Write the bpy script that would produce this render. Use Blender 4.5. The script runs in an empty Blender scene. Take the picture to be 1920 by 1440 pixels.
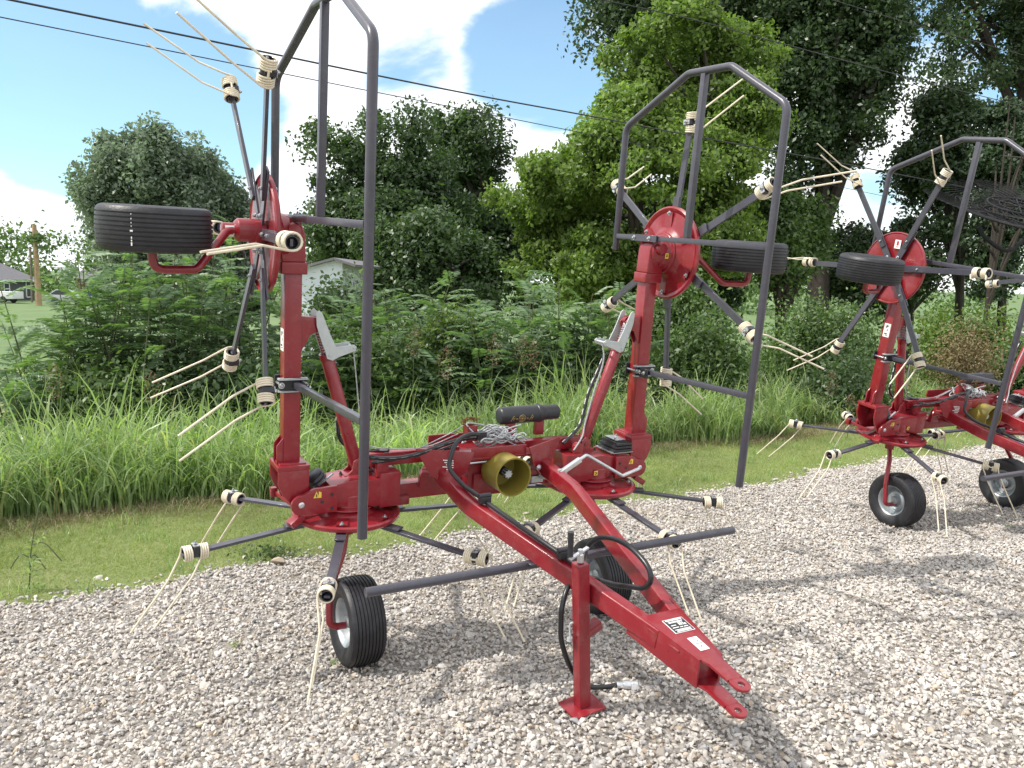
import bpy, bmesh, math, random
import numpy as np
from mathutils import Matrix, Vector, Euler

PI = math.pi
rad = math.radians
S = bpy.context.scene
COL = S.collection
rng = np.random.default_rng(7)
rnd = random.Random(11)

# ------------------------------------------------------------------ camera
CAM_H = 1.7924
cd = bpy.data.cameras.new('camera')
cd.sensor_width = 36.0
cd.lens = 29.058
cd.clip_end = 3000
cam = bpy.data.objects.new('camera', cd)
COL.objects.link(cam)
F = Vector((0.0, 0.99217561, -0.12485015))
Rt = Vector((0.99971471, 0.00298207, 0.0236983))
U = Vector((-0.02388519, 0.12481453, 0.99189255))
m = Matrix(((Rt.x, U.x, -F.x), (Rt.y, U.y, -F.y), (Rt.z, U.z, -F.z))).to_4x4()
m.translation = (0, 0, CAM_H)
cam.matrix_world = m
S.camera = cam

# ------------------------------------------------------------------ sun, sky, exposure
SUN_EL = rad(50)
SD = Vector((-0.975, -0.22, 0)).normalized()          # horizontal direction towards the sun
sd3 = Vector((SD.x * math.cos(SUN_EL), SD.y * math.cos(SUN_EL), math.sin(SUN_EL)))
sl = bpy.data.lights.new('sun', 'SUN')
sl.energy = 4.0
sl.angle = rad(1.4)
sl.color = (1.0, 0.95, 0.87)
so = bpy.data.objects.new('sun', sl)
COL.objects.link(so)
so.rotation_euler = sd3.to_track_quat('Z', 'Y').to_euler()

W = bpy.data.worlds.new('World')
S.world = W
W.use_nodes = True
nt = W.node_tree
nt.nodes.clear()


def N(tree, typ, **kw):
    n = tree.nodes.new(typ)
    for k, v in kw.items():
        if k in n.inputs:
            n.inputs[k].default_value = v
        else:
            setattr(n, k, v)
    return n


out = N(nt, 'ShaderNodeOutputWorld')
sky = N(nt, 'ShaderNodeTexSky', sky_type='NISHITA', sun_disc=False, sun_elevation=SUN_EL,
        sun_rotation=math.atan2(SD.x, SD.y), air_density=1.0, dust_density=0.6, ozone_density=0.8)
bg_sky = N(nt, 'ShaderNodeBackground', Strength=0.15)
tint = N(nt, 'ShaderNodeVectorMath', operation='MULTIPLY')
tint.inputs[1].default_value = (0.80, 1.08, 1.14)
nt.links.new(sky.outputs[0], tint.inputs[0])
nt.links.new(tint.outputs[0], bg_sky.inputs[0])
bg_cl = N(nt, 'ShaderNodeBackground', Strength=1.25)
tc = N(nt, 'ShaderNodeTexCoord')
# clouds: flatten the direction a little so the banks lie in layers
mp_ = N(nt, 'ShaderNodeMapping')
mp_.inputs['Scale'].default_value = (1.0, 1.0, 1.9)
mp_.inputs['Location'].default_value = (3.1, 1.7, 0.35)
nt.links.new(tc.outputs['Generated'], mp_.inputs[0])
no = N(nt, 'ShaderNodeTexNoise', Scale=2.3, Detail=9.0, Roughness=0.56, Distortion=0.25)
nt.links.new(mp_.outputs[0], no.inputs['Vector'])
# three open patches of sky between the banks
acc = None
for (d, k, amp) in (((-0.45, 0.875, 0.185), 0.0052, 0.26), ((-0.36, 0.915, 0.175), 0.0048, 0.24), ((-0.66, 0.72, 0.24), 0.008, 0.10), ((0.05, 0.955, 0.262), 0.0060, 0.26), ((-0.13, 0.95, 0.26), 0.0022, 0.12),
                    ((0.50, 0.84, 0.26), 0.03, 0.2)):
    dv = Vector(d).normalized()
    dp = N(nt, 'ShaderNodeVectorMath', operation='DOT_PRODUCT')
    dp.inputs[1].default_value = dv
    nrm = N(nt, 'ShaderNodeVectorMath', operation='NORMALIZE')
    nt.links.new(tc.outputs['Generated'], nrm.inputs[0])
    nt.links.new(nrm.outputs[0], dp.inputs[0])
    mr = N(nt, 'ShaderNodeMapRange', interpolation_type='SMOOTHSTEP')
    mr.inputs['From Min'].default_value = 1 - k * 1.9
    mr.inputs['From Max'].default_value = 1 - k * 0.15
    mr.inputs['To Min'].default_value = 0.0
    mr.inputs['To Max'].default_value = amp
    nt.links.new(dp.outputs['Value'], mr.inputs['Value'])
    if acc is None:
        acc = mr.outputs[0]
    else:
        ad = N(nt, 'ShaderNodeMath', operation='MAXIMUM')
        nt.links.new(acc, ad.inputs[0])
        nt.links.new(mr.outputs[0], ad.inputs[1])
        acc = ad.outputs[0]
sub = N(nt, 'ShaderNodeMath', operation='SUBTRACT')
nt.links.new(no.outputs['Fac'], sub.inputs[0])
nt.links.new(acc, sub.inputs[1])
cr = N(nt, 'ShaderNodeMapRange', interpolation_type='SMOOTHSTEP')
cr.inputs['From Min'].default_value = 0.31
cr.inputs['From Max'].default_value = 0.40
cr.inputs['To Min'].default_value = 0.10
nt.links.new(sub.outputs[0], cr.inputs['Value'])
# cloud colour: white with soft grey undersides
no2 = N(nt, 'ShaderNodeTexNoise', Scale=3.4, Detail=6.0, Roughness=0.55)
mp2 = N(nt, 'ShaderNodeMapping')
mp2.inputs['Scale'].default_value = (1.0, 1.0, 2.6)
mp2.inputs['Location'].default_value = (8.0, 2.0, 5.0)
nt.links.new(tc.outputs['Generated'], mp2.inputs[0])
nt.links.new(mp2.outputs[0], no2.inputs['Vector'])
cc = N(nt, 'ShaderNodeValToRGB')
cc.color_ramp.elements[0].position = 0.36
cc.color_ramp.elements[0].color = (0.80, 0.85, 0.93, 1)
cc.color_ramp.elements[1].position = 0.60
cc.color_ramp.elements[1].color = (1.0, 1.0, 1.0, 1)
nt.links.new(no2.outputs['Fac'], cc.inputs[0])
nt.links.new(cc.outputs[0], bg_cl.inputs[0])
mx = N(nt, 'ShaderNodeMixShader')
nt.links.new(cr.outputs[0], mx.inputs[0])
nt.links.new(bg_sky.outputs[0], mx.inputs[1])
nt.links.new(bg_cl.outputs[0], mx.inputs[2])
nt.links.new(mx.outputs[0], out.inputs[0])

S.view_settings.view_transform = 'Standard'
S.view_settings.look = 'None'
S.view_settings.gamma = 1.0
S.view_settings.exposure = 0.26
S.view_settings.use_curve_mapping = False
S.render.engine = 'CYCLES'
S.cycles.max_bounces = 8
S.cycles.transparent_max_bounces = 8
S.cycles.sample_clamp_indirect = 6.0

# ------------------------------------------------------------------ materials


def newmat(name):
    mt = bpy.data.materials.new(name)
    mt.use_nodes = True
    t = mt.node_tree
    return mt, t, t.nodes['Principled BSDF']


def paint(name, col, rough=0.4, metal=0.0, var=0.12, scale=6.0, bump=0.0, bscale=60.0, spec=0.5, coat=0.0, dust=0.0):
    mt, t, b = newmat(name)
    b.inputs['Roughness'].default_value = rough
    b.inputs['Metallic'].default_value = metal
    b.inputs['Specular IOR Level'].default_value = spec
    b.inputs['Coat Weight'].default_value = coat
    b.inputs['Coat Roughness'].default_value = 0.15
    tcn = N(t, 'ShaderNodeTexCoord')
    nz = N(t, 'ShaderNodeTexNoise', Scale=scale, Detail=5.0, Roughness=0.6)
    t.links.new(tcn.outputs['Object'], nz.inputs['Vector'])
    rp = N(t, 'ShaderNodeValToRGB')
    rp.color_ramp.elements[0].position = 0.3
    rp.color_ramp.elements[1].position = 0.7
    rp.color_ramp.elements[0].color = (*[max(0, c * (1 - var)) for c in col], 1)
    rp.color_ramp.elements[1].color = (*[min(1, c * (1 + var)) for c in col], 1)
    t.links.new(nz.outputs['Fac'], rp.inputs[0])
    src = rp.outputs[0]
    if dust > 0:
        nz2 = N(t, 'ShaderNodeTexNoise', Scale=22.0, Detail=8.0, Roughness=0.7)
        t.links.new(tcn.outputs['Object'], nz2.inputs['Vector'])
        mr_ = N(t, 'ShaderNodeMapRange')
        mr_.inputs['From Min'].default_value = 0.5
        mr_.inputs['From Max'].default_value = 0.75
        mr_.inputs['To Max'].default_value = dust
        t.links.new(nz2.outputs['Fac'], mr_.inputs['Value'])
        mxn = N(t, 'ShaderNodeMixRGB')
        mxn.inputs['Color2'].default_value = (0.42, 0.38, 0.33, 1)
        t.links.new(mr_.outputs[0], mxn.inputs['Fac'])
        t.links.new(src, mxn.inputs['Color1'])
        src = mxn.outputs[0]
    t.links.new(src, b.inputs['Base Color'])
    nr = N(t, 'ShaderNodeTexNoise', Scale=scale * 5, Detail=3.0)
    t.links.new(tcn.outputs['Object'], nr.inputs['Vector'])
    mrr = N(t, 'ShaderNodeMapRange')
    mrr.inputs['To Min'].default_value = max(0.02, rough - 0.09)
    mrr.inputs['To Max'].default_value = min(1.0, rough + 0.12)
    t.links.new(nr.outputs['Fac'], mrr.inputs['Value'])
    t.links.new(mrr.outputs[0], b.inputs['Roughness'])
    if bump > 0:
        nb = N(t, 'ShaderNodeTexNoise', Scale=bscale, Detail=4.0)
        t.links.new(tcn.outputs['Object'], nb.inputs['Vector'])
        bp = N(t, 'ShaderNodeBump', Strength=bump, Distance=0.004)
        t.links.new(nb.outputs['Fac'], bp.inputs['Height'])
        t.links.new(bp.outputs[0], b.inputs['Normal'])
    return mt


M = {}
M['red'] = paint('red_paint', (0.225, 0.0085, 0.0165), 0.30, var=0.12, scale=3.0, bump=0.10, bscale=90, coat=0.4, dust=0.10)
M['grey'] = paint('grey_steel_paint', (0.050, 0.049, 0.066), 0.34, var=0.1, scale=4.0, bump=0.08, bscale=120, coat=0.25, dust=0.06)
M['cream'] = paint('cream_spring_wire', (0.66, 0.59, 0.45), 0.42, var=0.14, scale=20, coat=0.2)
M['zinc'] = paint('zinc', (0.62, 0.64, 0.66), 0.35, metal=0.85, var=0.1, scale=30)
M['rim'] = paint('rim_silver', (0.40, 0.43, 0.45), 0.38, metal=0.65, var=0.06, scale=8)
M['latch'] = paint('galvanised', (0.46, 0.50, 0.50), 0.5, metal=0.3, var=0.1, scale=25)
M['black'] = paint('black_plastic', (0.022, 0.023, 0.028), 0.38, var=0.15, scale=12)
M['rubber'] = paint('rubber', (0.013, 0.013, 0.017), 0.46, var=0.2, scale=9, bump=0.3, bscale=140, dust=0.05)
M['yellow'] = paint('yellow_guard', (0.235, 0.19, 0.032), 0.42, var=0.08, scale=8)
M['sticker'] = paint('white_sticker', (0.78, 0.78, 0.76), 0.35, var=0.03)
M['ink'] = paint('black_ink', (0.03, 0.03, 0.035), 0.4, var=0.05)
M['warn'] = paint('warning_yellow', (0.75, 0.52, 0.06), 0.4, var=0.04)
M['gold'] = paint('gold_print', (0.50, 0.36, 0.12), 0.4, var=0.1)
M['rope'] = paint('rope_cord', (0.36, 0.37, 0.38), 0.85, var=0.35, scale=120, bump=0.5, bscale=400)
M['rust'] = paint('rusty_wire', (0.20, 0.065, 0.03), 0.8, var=0.3, scale=60)
M['redink'] = paint('red_ink', (0.45, 0.03, 0.04), 0.4, var=0.05)
M['wood'] = paint('pole_wood', (0.34, 0.24, 0.14), 0.85, var=0.3, scale=3)
M['rake'] = paint('rake_steel', (0.012, 0.012, 0.015), 0.6, var=0.1, spec=0.25)
M['wire'] = paint('power_cable', (0.03, 0.03, 0.035), 0.6)
M['bark'] = paint('bark', (0.040, 0.032, 0.026), 0.9, var=0.4, scale=5, bump=0.9, bscale=22)
M['bark_light'] = paint('bark_light', (0.17, 0.145, 0.115), 0.9, var=0.35, scale=5, bump=0.8, bscale=20)
M['stem'] = paint('green_stem', (0.09, 0.10, 0.045), 0.8, var=0.3, scale=8)

# hose with printed white dashes: attribute 'tl' holds (angle, length)
mt, t, b = newmat('hose_rubber')
b.inputs['Roughness'].default_value = 0.32
at = N(t, 'ShaderNodeAttribute', attribute_name='tl')
sp = N(t, 'ShaderNodeSeparateXYZ')
t.links.new(at.outputs['Vector'], sp.inputs[0])
cmpa = N(t, 'ShaderNodeMath', operation='COMPARE')
cmpa.inputs[1].default_value = 0.27
cmpa.inputs[2].default_value = 0.055
t.links.new(sp.outputs[0], cmpa.inputs[0])
mu = N(t, 'ShaderNodeMath', operation='MULTIPLY')
mu.inputs[1].default_value = 17.0
t.links.new(sp.outputs[1], mu.inputs[0])
fr = N(t, 'ShaderNodeMath', operation='FRACT')
t.links.new(mu.outputs[0], fr.inputs[0])
gt = N(t, 'ShaderNodeMath', operation='GREATER_THAN')
gt.inputs[1].default_value = 0.42
t.links.new(fr.outputs[0], gt.inputs[0])
m2 = N(t, 'ShaderNodeMath', operation='MULTIPLY')
t.links.new(cmpa.outputs[0], m2.inputs[0])
t.links.new(gt.outputs[0], m2.inputs[1])
mxn = N(t, 'ShaderNodeMixRGB')
mxn.inputs['Color1'].default_value = (0.016, 0.016, 0.019, 1)
mxn.inputs['Color2'].default_value = (0.62, 0.62, 0.60, 1)
t.links.new(m2.outputs[0], mxn.inputs['Fac'])
t.links.new(mxn.outputs[0], b.inputs['Base Color'])
M['hose'] = mt


def leafmat(name, c1, c2, rough=0.5, trans=0.35, tcol=None, hue=None):
    mt, t, b = newmat(name)
    geo = N(t, 'ShaderNodeNewGeometry')
    rp = N(t, 'ShaderNodeValToRGB')
    rp.color_ramp.elements[0].color = (*c1, 1)
    rp.color_ramp.elements[1].color = (*c2, 1)
    if hue:
        e = rp.color_ramp.elements.new(0.93)
        e.color = (*c2, 1)
        rp.color_ramp.elements[-1].color = (*hue, 1)
    t.links.new(geo.outputs['Random Per Island'], rp.inputs[0])
    tcn = N(t, 'ShaderNodeTexCoord')
    nz = N(t, 'ShaderNodeTexNoise', Scale=0.9, Detail=3.0)
    t.links.new(tcn.outputs['Object'], nz.inputs['Vector'])
    mrn = N(t, 'ShaderNodeMapRange')
    mrn.inputs['From Min'].default_value = 0.3
    mrn.inputs['From Max'].default_value = 0.7
    mrn.inputs['To Min'].default_value = 0.72
    mrn.inputs['To Max'].default_value = 1.3
    t.links.new(nz.outputs['Fac'], mrn.inputs['Value'])
    vm = N(t, 'ShaderNodeVectorMath', operation='SCALE')
    t.links.new(rp.outputs[0], vm.inputs[0])
    t.links.new(mrn.outputs[0], vm.inputs['Scale'])
    t.links.new(vm.outputs[0], b.inputs['Base Color'])
    b.inputs['Roughness'].default_value = rough
    b.inputs['Specular IOR Level'].default_value = 0.4
    tr = N(t, 'ShaderNodeBsdfTranslucent')
    tv = N(t, 'ShaderNodeVectorMath', operation='MULTIPLY')
    tv.inputs[1].default_value = tcol or (1.5, 1.75, 0.7)
    t.links.new(vm.outputs[0], tv.inputs[0])
    t.links.new(tv.outputs[0], tr.inputs['Color'])
    ms = N(t, 'ShaderNodeMixShader')
    ms.inputs[0].default_value = trans
    t.links.new(b.outputs[0], ms.inputs[1])
    t.links.new(tr.outputs[0], ms.inputs[2])
    t.links.new(ms.outputs[0], t.nodes['Material Output'].inputs[0])
    return mt


M['leaf_maple'] = leafmat('leaf_maple', (0.11, 0.155, 0.105), (0.25, 0.31, 0.23), 0.30, 0.42, (1.2, 1.35, 0.95))
M['leaf_dark'] = leafmat('leaf_dark', (0.036, 0.068, 0.028), (0.090, 0.140, 0.060), 0.38, 0.30)
M['leaf_light'] = leafmat('leaf_light', (0.088, 0.145, 0.034), (0.215, 0.295, 0.080), 0.40, 0.44, (1.35, 1.6, 0.7))
M['leaf_oak'] = leafmat('leaf_oak', (0.026, 0.052, 0.022), (0.070, 0.108, 0.046), 0.38, 0.26)
M['leaf_mid'] = leafmat('leaf_mid', (0.056, 0.105, 0.036), (0.145, 0.215, 0.080), 0.45, 0.33)
M['leaf_sumac'] = leafmat('leaf_sumac', (0.080, 0.140, 0.066), (0.185, 0.275, 0.14), 0.40, 0.38)
M['leaf_yellow'] = leafmat('leaf_yellow', (0.075, 0.125, 0.028), (0.16, 0.23, 0.06), 0.45, 0.38)
M['conifer'] = leafmat('conifer', (0.022, 0.048, 0.022), (0.055, 0.088, 0.040), 0.5, 0.15)
M['reed'] = leafmat('reed', (0.15, 0.22, 0.085), (0.36, 0.45, 0.23), 0.34, 0.42, (1.35, 1.6, 0.65), hue=(0.36, 0.33, 0.17))
M['lawn'] = leafmat('lawn_blades', (0.165, 0.225, 0.060), (0.33, 0.39, 0.135), 0.5, 0.35, (1.35, 1.5, 0.7), hue=(0.36, 0.31, 0.16))
M['thatch'] = leafmat('thatch', (0.20, 0.155, 0.095), (0.36, 0.29, 0.19), 0.7, 0.2, (1.2, 1.1, 0.9))
M['panicle'] = leafmat('panicle', (0.20, 0.13, 0.08), (0.34, 0.24, 0.15), 0.7, 0.25, (1.2, 1.1, 0.9))
M['brownbush'] = leafmat('brown_bush', (0.16, 0.12, 0.06), (0.26, 0.21, 0.11), 0.7, 0.2, (1.2, 1.1, 0.9))
M['flower'] = leafmat('pale_flower', (0.50, 0.50, 0.42), (0.68, 0.66, 0.58), 0.7, 0.3, (1, 1, 1))

# ground materials


def groundmat(name, cols, scale, bump, bscale):
    mt, t, b = newmat(name)
    b.inputs['Roughness'].default_value = 0.9
    tcn = N(t, 'ShaderNodeTexCoord')
    n1 = N(t, 'ShaderNodeTexNoise', Scale=scale, Detail=10.0, Roughness=0.68)
    t.links.new(tcn.outputs['Object'], n1.inputs['Vector'])
    n2 = N(t, 'ShaderNodeTexNoise', Scale=scale * 14, Detail=6.0, Roughness=0.7)
    t.links.new(tcn.outputs['Object'], n2.inputs['Vector'])
    mixf = N(t, 'ShaderNodeMath', operation='MULTIPLY_ADD')
    mixf.inputs[1].default_value = 0.5
    t.links.new(n1.outputs['Fac'], mixf.inputs[0])
    mh = N(t, 'ShaderNodeMath', operation='MULTIPLY')
    mh.inputs[1].default_value = 0.5
    t.links.new(n2.outputs['Fac'], mh.inputs[0])
    t.links.new(mh.outputs[0], mixf.inputs[2])
    rp = N(t, 'ShaderNodeValToRGB')
    els = rp.color_ramp.elements
    els[0].position = 0.36
    els[0].color = (*cols[0], 1)
    els[1].position = 0.64
    els[1].color = (*cols[-1], 1)
    for i, c in enumerate(cols[1:-1]):
        e = els.new(0.36 + 0.28 * (i + 1) / (len(cols) - 1))
        e.color = (*c, 1)
    t.links.new(mixf.outputs[0], rp.inputs[0])
    t.links.new(rp.outputs[0], b.inputs['Base Color'])
    nb = N(t, 'ShaderNodeTexNoise', Scale=bscale, Detail=6.0, Roughness=0.7)
    t.links.new(tcn.outputs['Object'], nb.inputs['Vector'])
    bp = N(t, 'ShaderNodeBump', Strength=bump, Distance=0.03)
    t.links.new(nb.outputs['Fac'], bp.inputs['Height'])
    t.links.new(bp.outputs[0], b.inputs['Normal'])
    return mt


M['gravel_bed'] = groundmat('gravel_bed', [(0.29, 0.26, 0.225), (0.39, 0.355, 0.315), (0.47, 0.435, 0.395)], 3.0, 0.9, 60)
M['soil_grass'] = groundmat('soil_grass', [(0.13, 0.17, 0.055), (0.20, 0.245, 0.08), (0.29, 0.28, 0.14)], 1.4, 0.8, 45)
M['field'] = groundmat('field_grass', [(0.075, 0.125, 0.04), (0.11, 0.175, 0.058), (0.15, 0.21, 0.08)], 0.25, 0.5, 4)

# stones
mt, t, b = newmat('limestone')
oi = N(t, 'ShaderNodeObjectInfo')
rp = N(t, 'ShaderNodeValToRGB')
stops = [(0.0, (0.33, 0.305, 0.285)), (0.16, (0.47, 0.435, 0.405)), (0.34, (0.40, 0.385, 0.38)), (0.5, (0.52, 0.485, 0.455)),
         (0.62, (0.29, 0.29, 0.305)), (0.74, (0.45, 0.40, 0.355)), (0.84, (0.60, 0.575, 0.55)), (0.93, (0.40, 0.325, 0.25)), (1.0, (0.22, 0.215, 0.225))]
rp.color_ramp.elements[0].color = (*stops[0][1], 1)
rp.color_ramp.elements[1].color = (*stops[-1][1], 1)
for p_, c_ in stops[1:-1]:
    e = rp.color_ramp.elements.new(p_)
    e.color = (*c_, 1)
t.links.new(oi.outputs['Random'], rp.inputs[0])
tcn = N(t, 'ShaderNodeTexCoord')
nz = N(t, 'ShaderNodeTexNoise', Scale=2.2, Detail=6.0, Roughness=0.65)
t.links.new(tcn.outputs['Object'], nz.inputs['Vector'])
mr = N(t, 'ShaderNodeMapRange')
mr.inputs['From Min'].default_value = 0.3
mr.inputs['From Max'].default_value = 0.7
mr.inputs['To Min'].default_value = 0.80
mr.inputs['To Max'].default_value = 1.15
t.links.new(nz.outputs['Fac'], mr.inputs['Value'])
vm = N(t, 'ShaderNodeVectorMath', operation='SCALE')
t.links.new(rp.outputs[0], vm.inputs[0])
t.links.new(mr.outputs[0], vm.inputs['Scale'])
# broad patches of dustier and dirtier gravel across the drive
nw = N(t, 'ShaderNodeTexNoise', Scale=0.9, Detail=5.0, Roughness=0.6)
t.links.new(oi.outputs['Location'], nw.inputs['Vector'])
mw = N(t, 'ShaderNodeMapRange')
mw.inputs['From Min'].default_value = 0.35
mw.inputs['From Max'].default_value = 0.66
mw.inputs['To Min'].default_value = 0.98
mw.inputs['To Max'].default_value = 1.24
t.links.new(nw.outputs['Fac'], mw.inputs['Value'])
vm2 = N(t, 'ShaderNodeVectorMath', operation='SCALE')
t.links.new(vm.outputs[0], vm2.inputs[0])
t.links.new(mw.outputs[0], vm2.inputs['Scale'])
vm3 = N(t, 'ShaderNodeVectorMath', operation='MULTIPLY')
vm3.inputs[1].default_value = (1.0, 0.995, 0.965)
t.links.new(vm2.outputs[0], vm3.inputs[0])
t.links.new(vm3.outputs[0], b.inputs['Base Color'])
b.inputs['Roughness'].default_value = 0.82
M['stone'] = mt

# ------------------------------------------------------------------ mesh builder


def V3(p):
    return np.array(p, float)


def unit(v):
    v = np.asarray(v, float)
    n = np.linalg.norm(v)
    return v / n if n > 1e-12 else v


def fillet(pts, r, n=6):
    pts = [V3(p) for p in pts]
    o = [pts[0]]
    for i in range(1, len(pts) - 1):
        a, b_, c = pts[i - 1], pts[i], pts[i + 1]
        d1, d2 = unit(a - b_), unit(c - b_)
        ang = math.acos(max(-1, min(1, float(d1 @ d2))))
        if ang > PI - 0.02:
            o.append(b_)
            continue
        L = min(r / math.tan(ang / 2), 0.48 * np.linalg.norm(a - b_), 0.48 * np.linalg.norm(c - b_))
        p0, p1 = b_ + d1 * L, b_ + d2 * L
        for k in range(n + 1):
            s = k / n
            o.append((1 - s) ** 2 * p0 + 2 * s * (1 - s) * b_ + s * s * p1)
    o.append(pts[-1])
    return o


def spline(pts, n=8):
    """Catmull-Rom through the points"""
    P = [V3(p) for p in pts]
    P = [2 * P[0] - P[1]] + P + [2 * P[-1] - P[-2]]
    o = []
    for i in range(1, len(P) - 2):
        for k in range(n):
            s = k / n
            a, b_, c, d = P[i - 1], P[i], P[i + 1], P[i + 2]
            o.append(0.5 * ((2 * b_) + (-a + c) * s + (2 * a - 5 * b_ + 4 * c - d) * s * s + (-a + 3 * b_ - 3 * c + d) * s ** 3))
    o.append(P[-2])
    return o


class MB:
    def __init__(self):
        self.v, self.f, self.m, self.tl = [], [], [], []

    def add(self, vs, fs, m=0, tl=None):
        b_ = len(self.v)
        self.v += [tuple(map(float, p)) for p in vs]
        self.tl += tl if tl else [(0, 0, 0)] * len(vs)
        for q in fs:
            self.f.append(tuple(b_ + i for i in q))
            self.m.append(m)
        return self

    def box(self, c, s, m=0, ax=None):
        c = V3(c)
        ax = np.eye(3) if ax is None else np.array([unit(a) for a in ax])
        h = V3(s) / 2
        vs = [c + ax[0] * h[0] * i + ax[1] * h[1] * j + ax[2] * h[2] * k for i in (-1, 1) for j in (-1, 1) for k in (-1, 1)]
        fs = [(0, 1, 3, 2), (4, 6, 7, 5), (0, 4, 5, 1), (2, 3, 7, 6), (0, 2, 6, 4), (1, 5, 7, 3)]
        return self.add(vs, fs, m)

    def beam(self, p0, p1, w, h, up=(0, 0, 1), m=0):
        p0, p1 = V3(p0), V3(p1)
        d = unit(p1 - p0)
        sd = unit(np.cross(d, up))
        u = np.cross(sd, d)
        return self.box((p0 + p1) / 2, (np.linalg.norm(p1 - p0), w, h), m, (d, sd, u))

    def tube(self, pts, r, n=12, m=0, cap=True, closed=False):
        P = [V3(p) for p in pts]
        k = len(P)
        rs = [r] * k if np.isscalar(r) else list(r)
        T = []
        for i in range(k):
            if closed:
                T.append(unit(P[(i + 1) % k] - P[i - 1]))
            else:
                T.append(unit(P[min(i + 1, k - 1)] - P[max(i - 1, 0)]))
        a = np.array([0, 0, 1.0]) if abs(T[0][2]) < 0.9 else np.array([1.0, 0, 0])
        u = unit(np.cross(T[0], a))
        vs, tl = [], []
        L = 0
        for i in range(k):
            u = unit(u - T[i] * (u @ T[i]))
            w = np.cross(T[i], u)
            if i:
                L += float(np.linalg.norm(P[i] - P[i - 1]))
            for j in range(n):
                an = 2 * PI * j / n
                vs.append(P[i] + rs[i] * (math.cos(an) * u + math.sin(an) * w))
                tl.append((j / n, L, 0))
        fs = []
        for i in range(k if closed else k - 1):
            for j in range(n):
                a0, a1 = i * n + j, i * n + (j + 1) % n
                i2 = (i + 1) % k
                fs.append((a0, a1, i2 * n + (j + 1) % n, i2 * n + j))
        if cap and not closed:
            fs.append(tuple(range(n))[::-1])
            fs.append(tuple((k - 1) * n + j for j in range(n)))
        return self.add(vs, fs, m, tl)

    def lathe(self, prof, c, axis, n=32, m=0, closed=False):
        """prof: list of (radius, height along axis)"""
        c = V3(c)
        ax = unit(axis)
        a = np.array([0, 0, 1.0]) if abs(ax[2]) < 0.9 else np.array([1.0, 0, 0])
        u = unit(np.cross(ax, a))
        w = np.cross(ax, u)
        vs = []
        for (r_, z_) in prof:
            for j in range(n):
                an = 2 * PI * j / n
                vs.append(c + ax * z_ + r_ * (math.cos(an) * u + math.sin(an) * w))
        k = len(prof)
        fs = []
        for i in range(k if closed else k - 1):
            i2 = (i + 1) % k
            for j in range(n):
                fs.append((i * n + j, i * n + (j + 1) % n, i2 * n + (j + 1) % n, i2 * n + j))
        if not closed:
            fs.append(tuple(range(n))[::-1])
            fs.append(tuple((k - 1) * n + j for j in range(n)))
        return self.add(vs, fs, m)

    def prism(self, poly, o, u, v, th, m=0, hole=None):
        """poly in (u,v) extruded by th along u x v, centred"""
        o, u, v = V3(o), unit(u), unit(v)
        nn = np.cross(u, v)
        k = len(poly)
        vs = [o + u * a + v * b_ - nn * th / 2 for a, b_ in poly] + [o + u * a + v * b_ + nn * th / 2 for a, b_ in poly]
        fs = [tuple(range(k))[::-1], tuple(range(k, 2 * k))]
        fs += [(i, (i + 1) % k, k + (i + 1) % k, k + i) for i in range(k)]
        return self.add(vs, fs, m)

    def bolt(self, p, ax, r=0.008, h=0.007, m=0):
        p = V3(p)
        ax = unit(ax)
        self.lathe([(r * 1.5, 0), (r * 1.5, 0.002)], p, ax, 14, m)
        self.lathe([(r, 0.002), (r, 0.002 + h * 0.8), (r * 0.85, 0.002 + h)], p, ax, 6, m)
        return self.lathe([(r * 0.5, 0.002 + h), (r * 0.5, 0.002 + h * 1.5)], p, ax, 8, m)

    def build(self, name, mats, parent=None, basis=None, bevel=0, ang=38, seg=2, tl=False):
        me = bpy.data.meshes.new(name)
        me.from_pydata(self.v, [], self.f)
        me.polygons.foreach_set('material_index', self.m)
        if tl:
            a = me.attributes.new('tl', 'FLOAT_VECTOR', 'POINT')
            a.data.foreach_set('vector', np.array(self.tl, np.float32).ravel())
        bm = bmesh.new()
        bm.from_mesh(me)
        bmesh.ops.recalc_face_normals(bm, faces=bm.faces[:])
        if bevel:
            es = [e for e in bm.edges if len(e.link_faces) == 2 and e.calc_face_angle(0) > rad(40) and e.calc_length() > bevel * 2.2]
            bmesh.ops.bevel(bm, geom=es, offset=bevel, segments=seg, affect='EDGES', profile=0.6, clamp_overlap=True)
        bm.to_mesh(me)
        bm.free()
        for mm in mats:
            me.materials.append(M[mm])
        me.polygons.foreach_set('use_smooth', [True] * len(me.polygons))
        me.set_sharp_from_angle(angle=rad(ang))
        o = bpy.data.objects.new(name, me)
        COL.objects.link(o)
        if parent:
            o.parent = parent
        if basis is not None:
            o.matrix_basis = basis
        return o


def empty(name, loc=(0, 0, 0), rz=0, label=None, cat=None, group=None):
    o = bpy.data.objects.new(name, None)
    o.empty_display_size = 0.2
    COL.objects.link(o)
    o.location = loc
    o.rotation_euler = (0, 0, rz)
    tag(o, label, cat, group)
    return o


def tag(o, label=None, cat=None, group=None, kind=None):
    if label:
        o['label'] = label
    if cat:
        o['category'] = cat
    if group:
        o['group'] = group
    if kind:
        o['kind'] = kind
    return o


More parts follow.
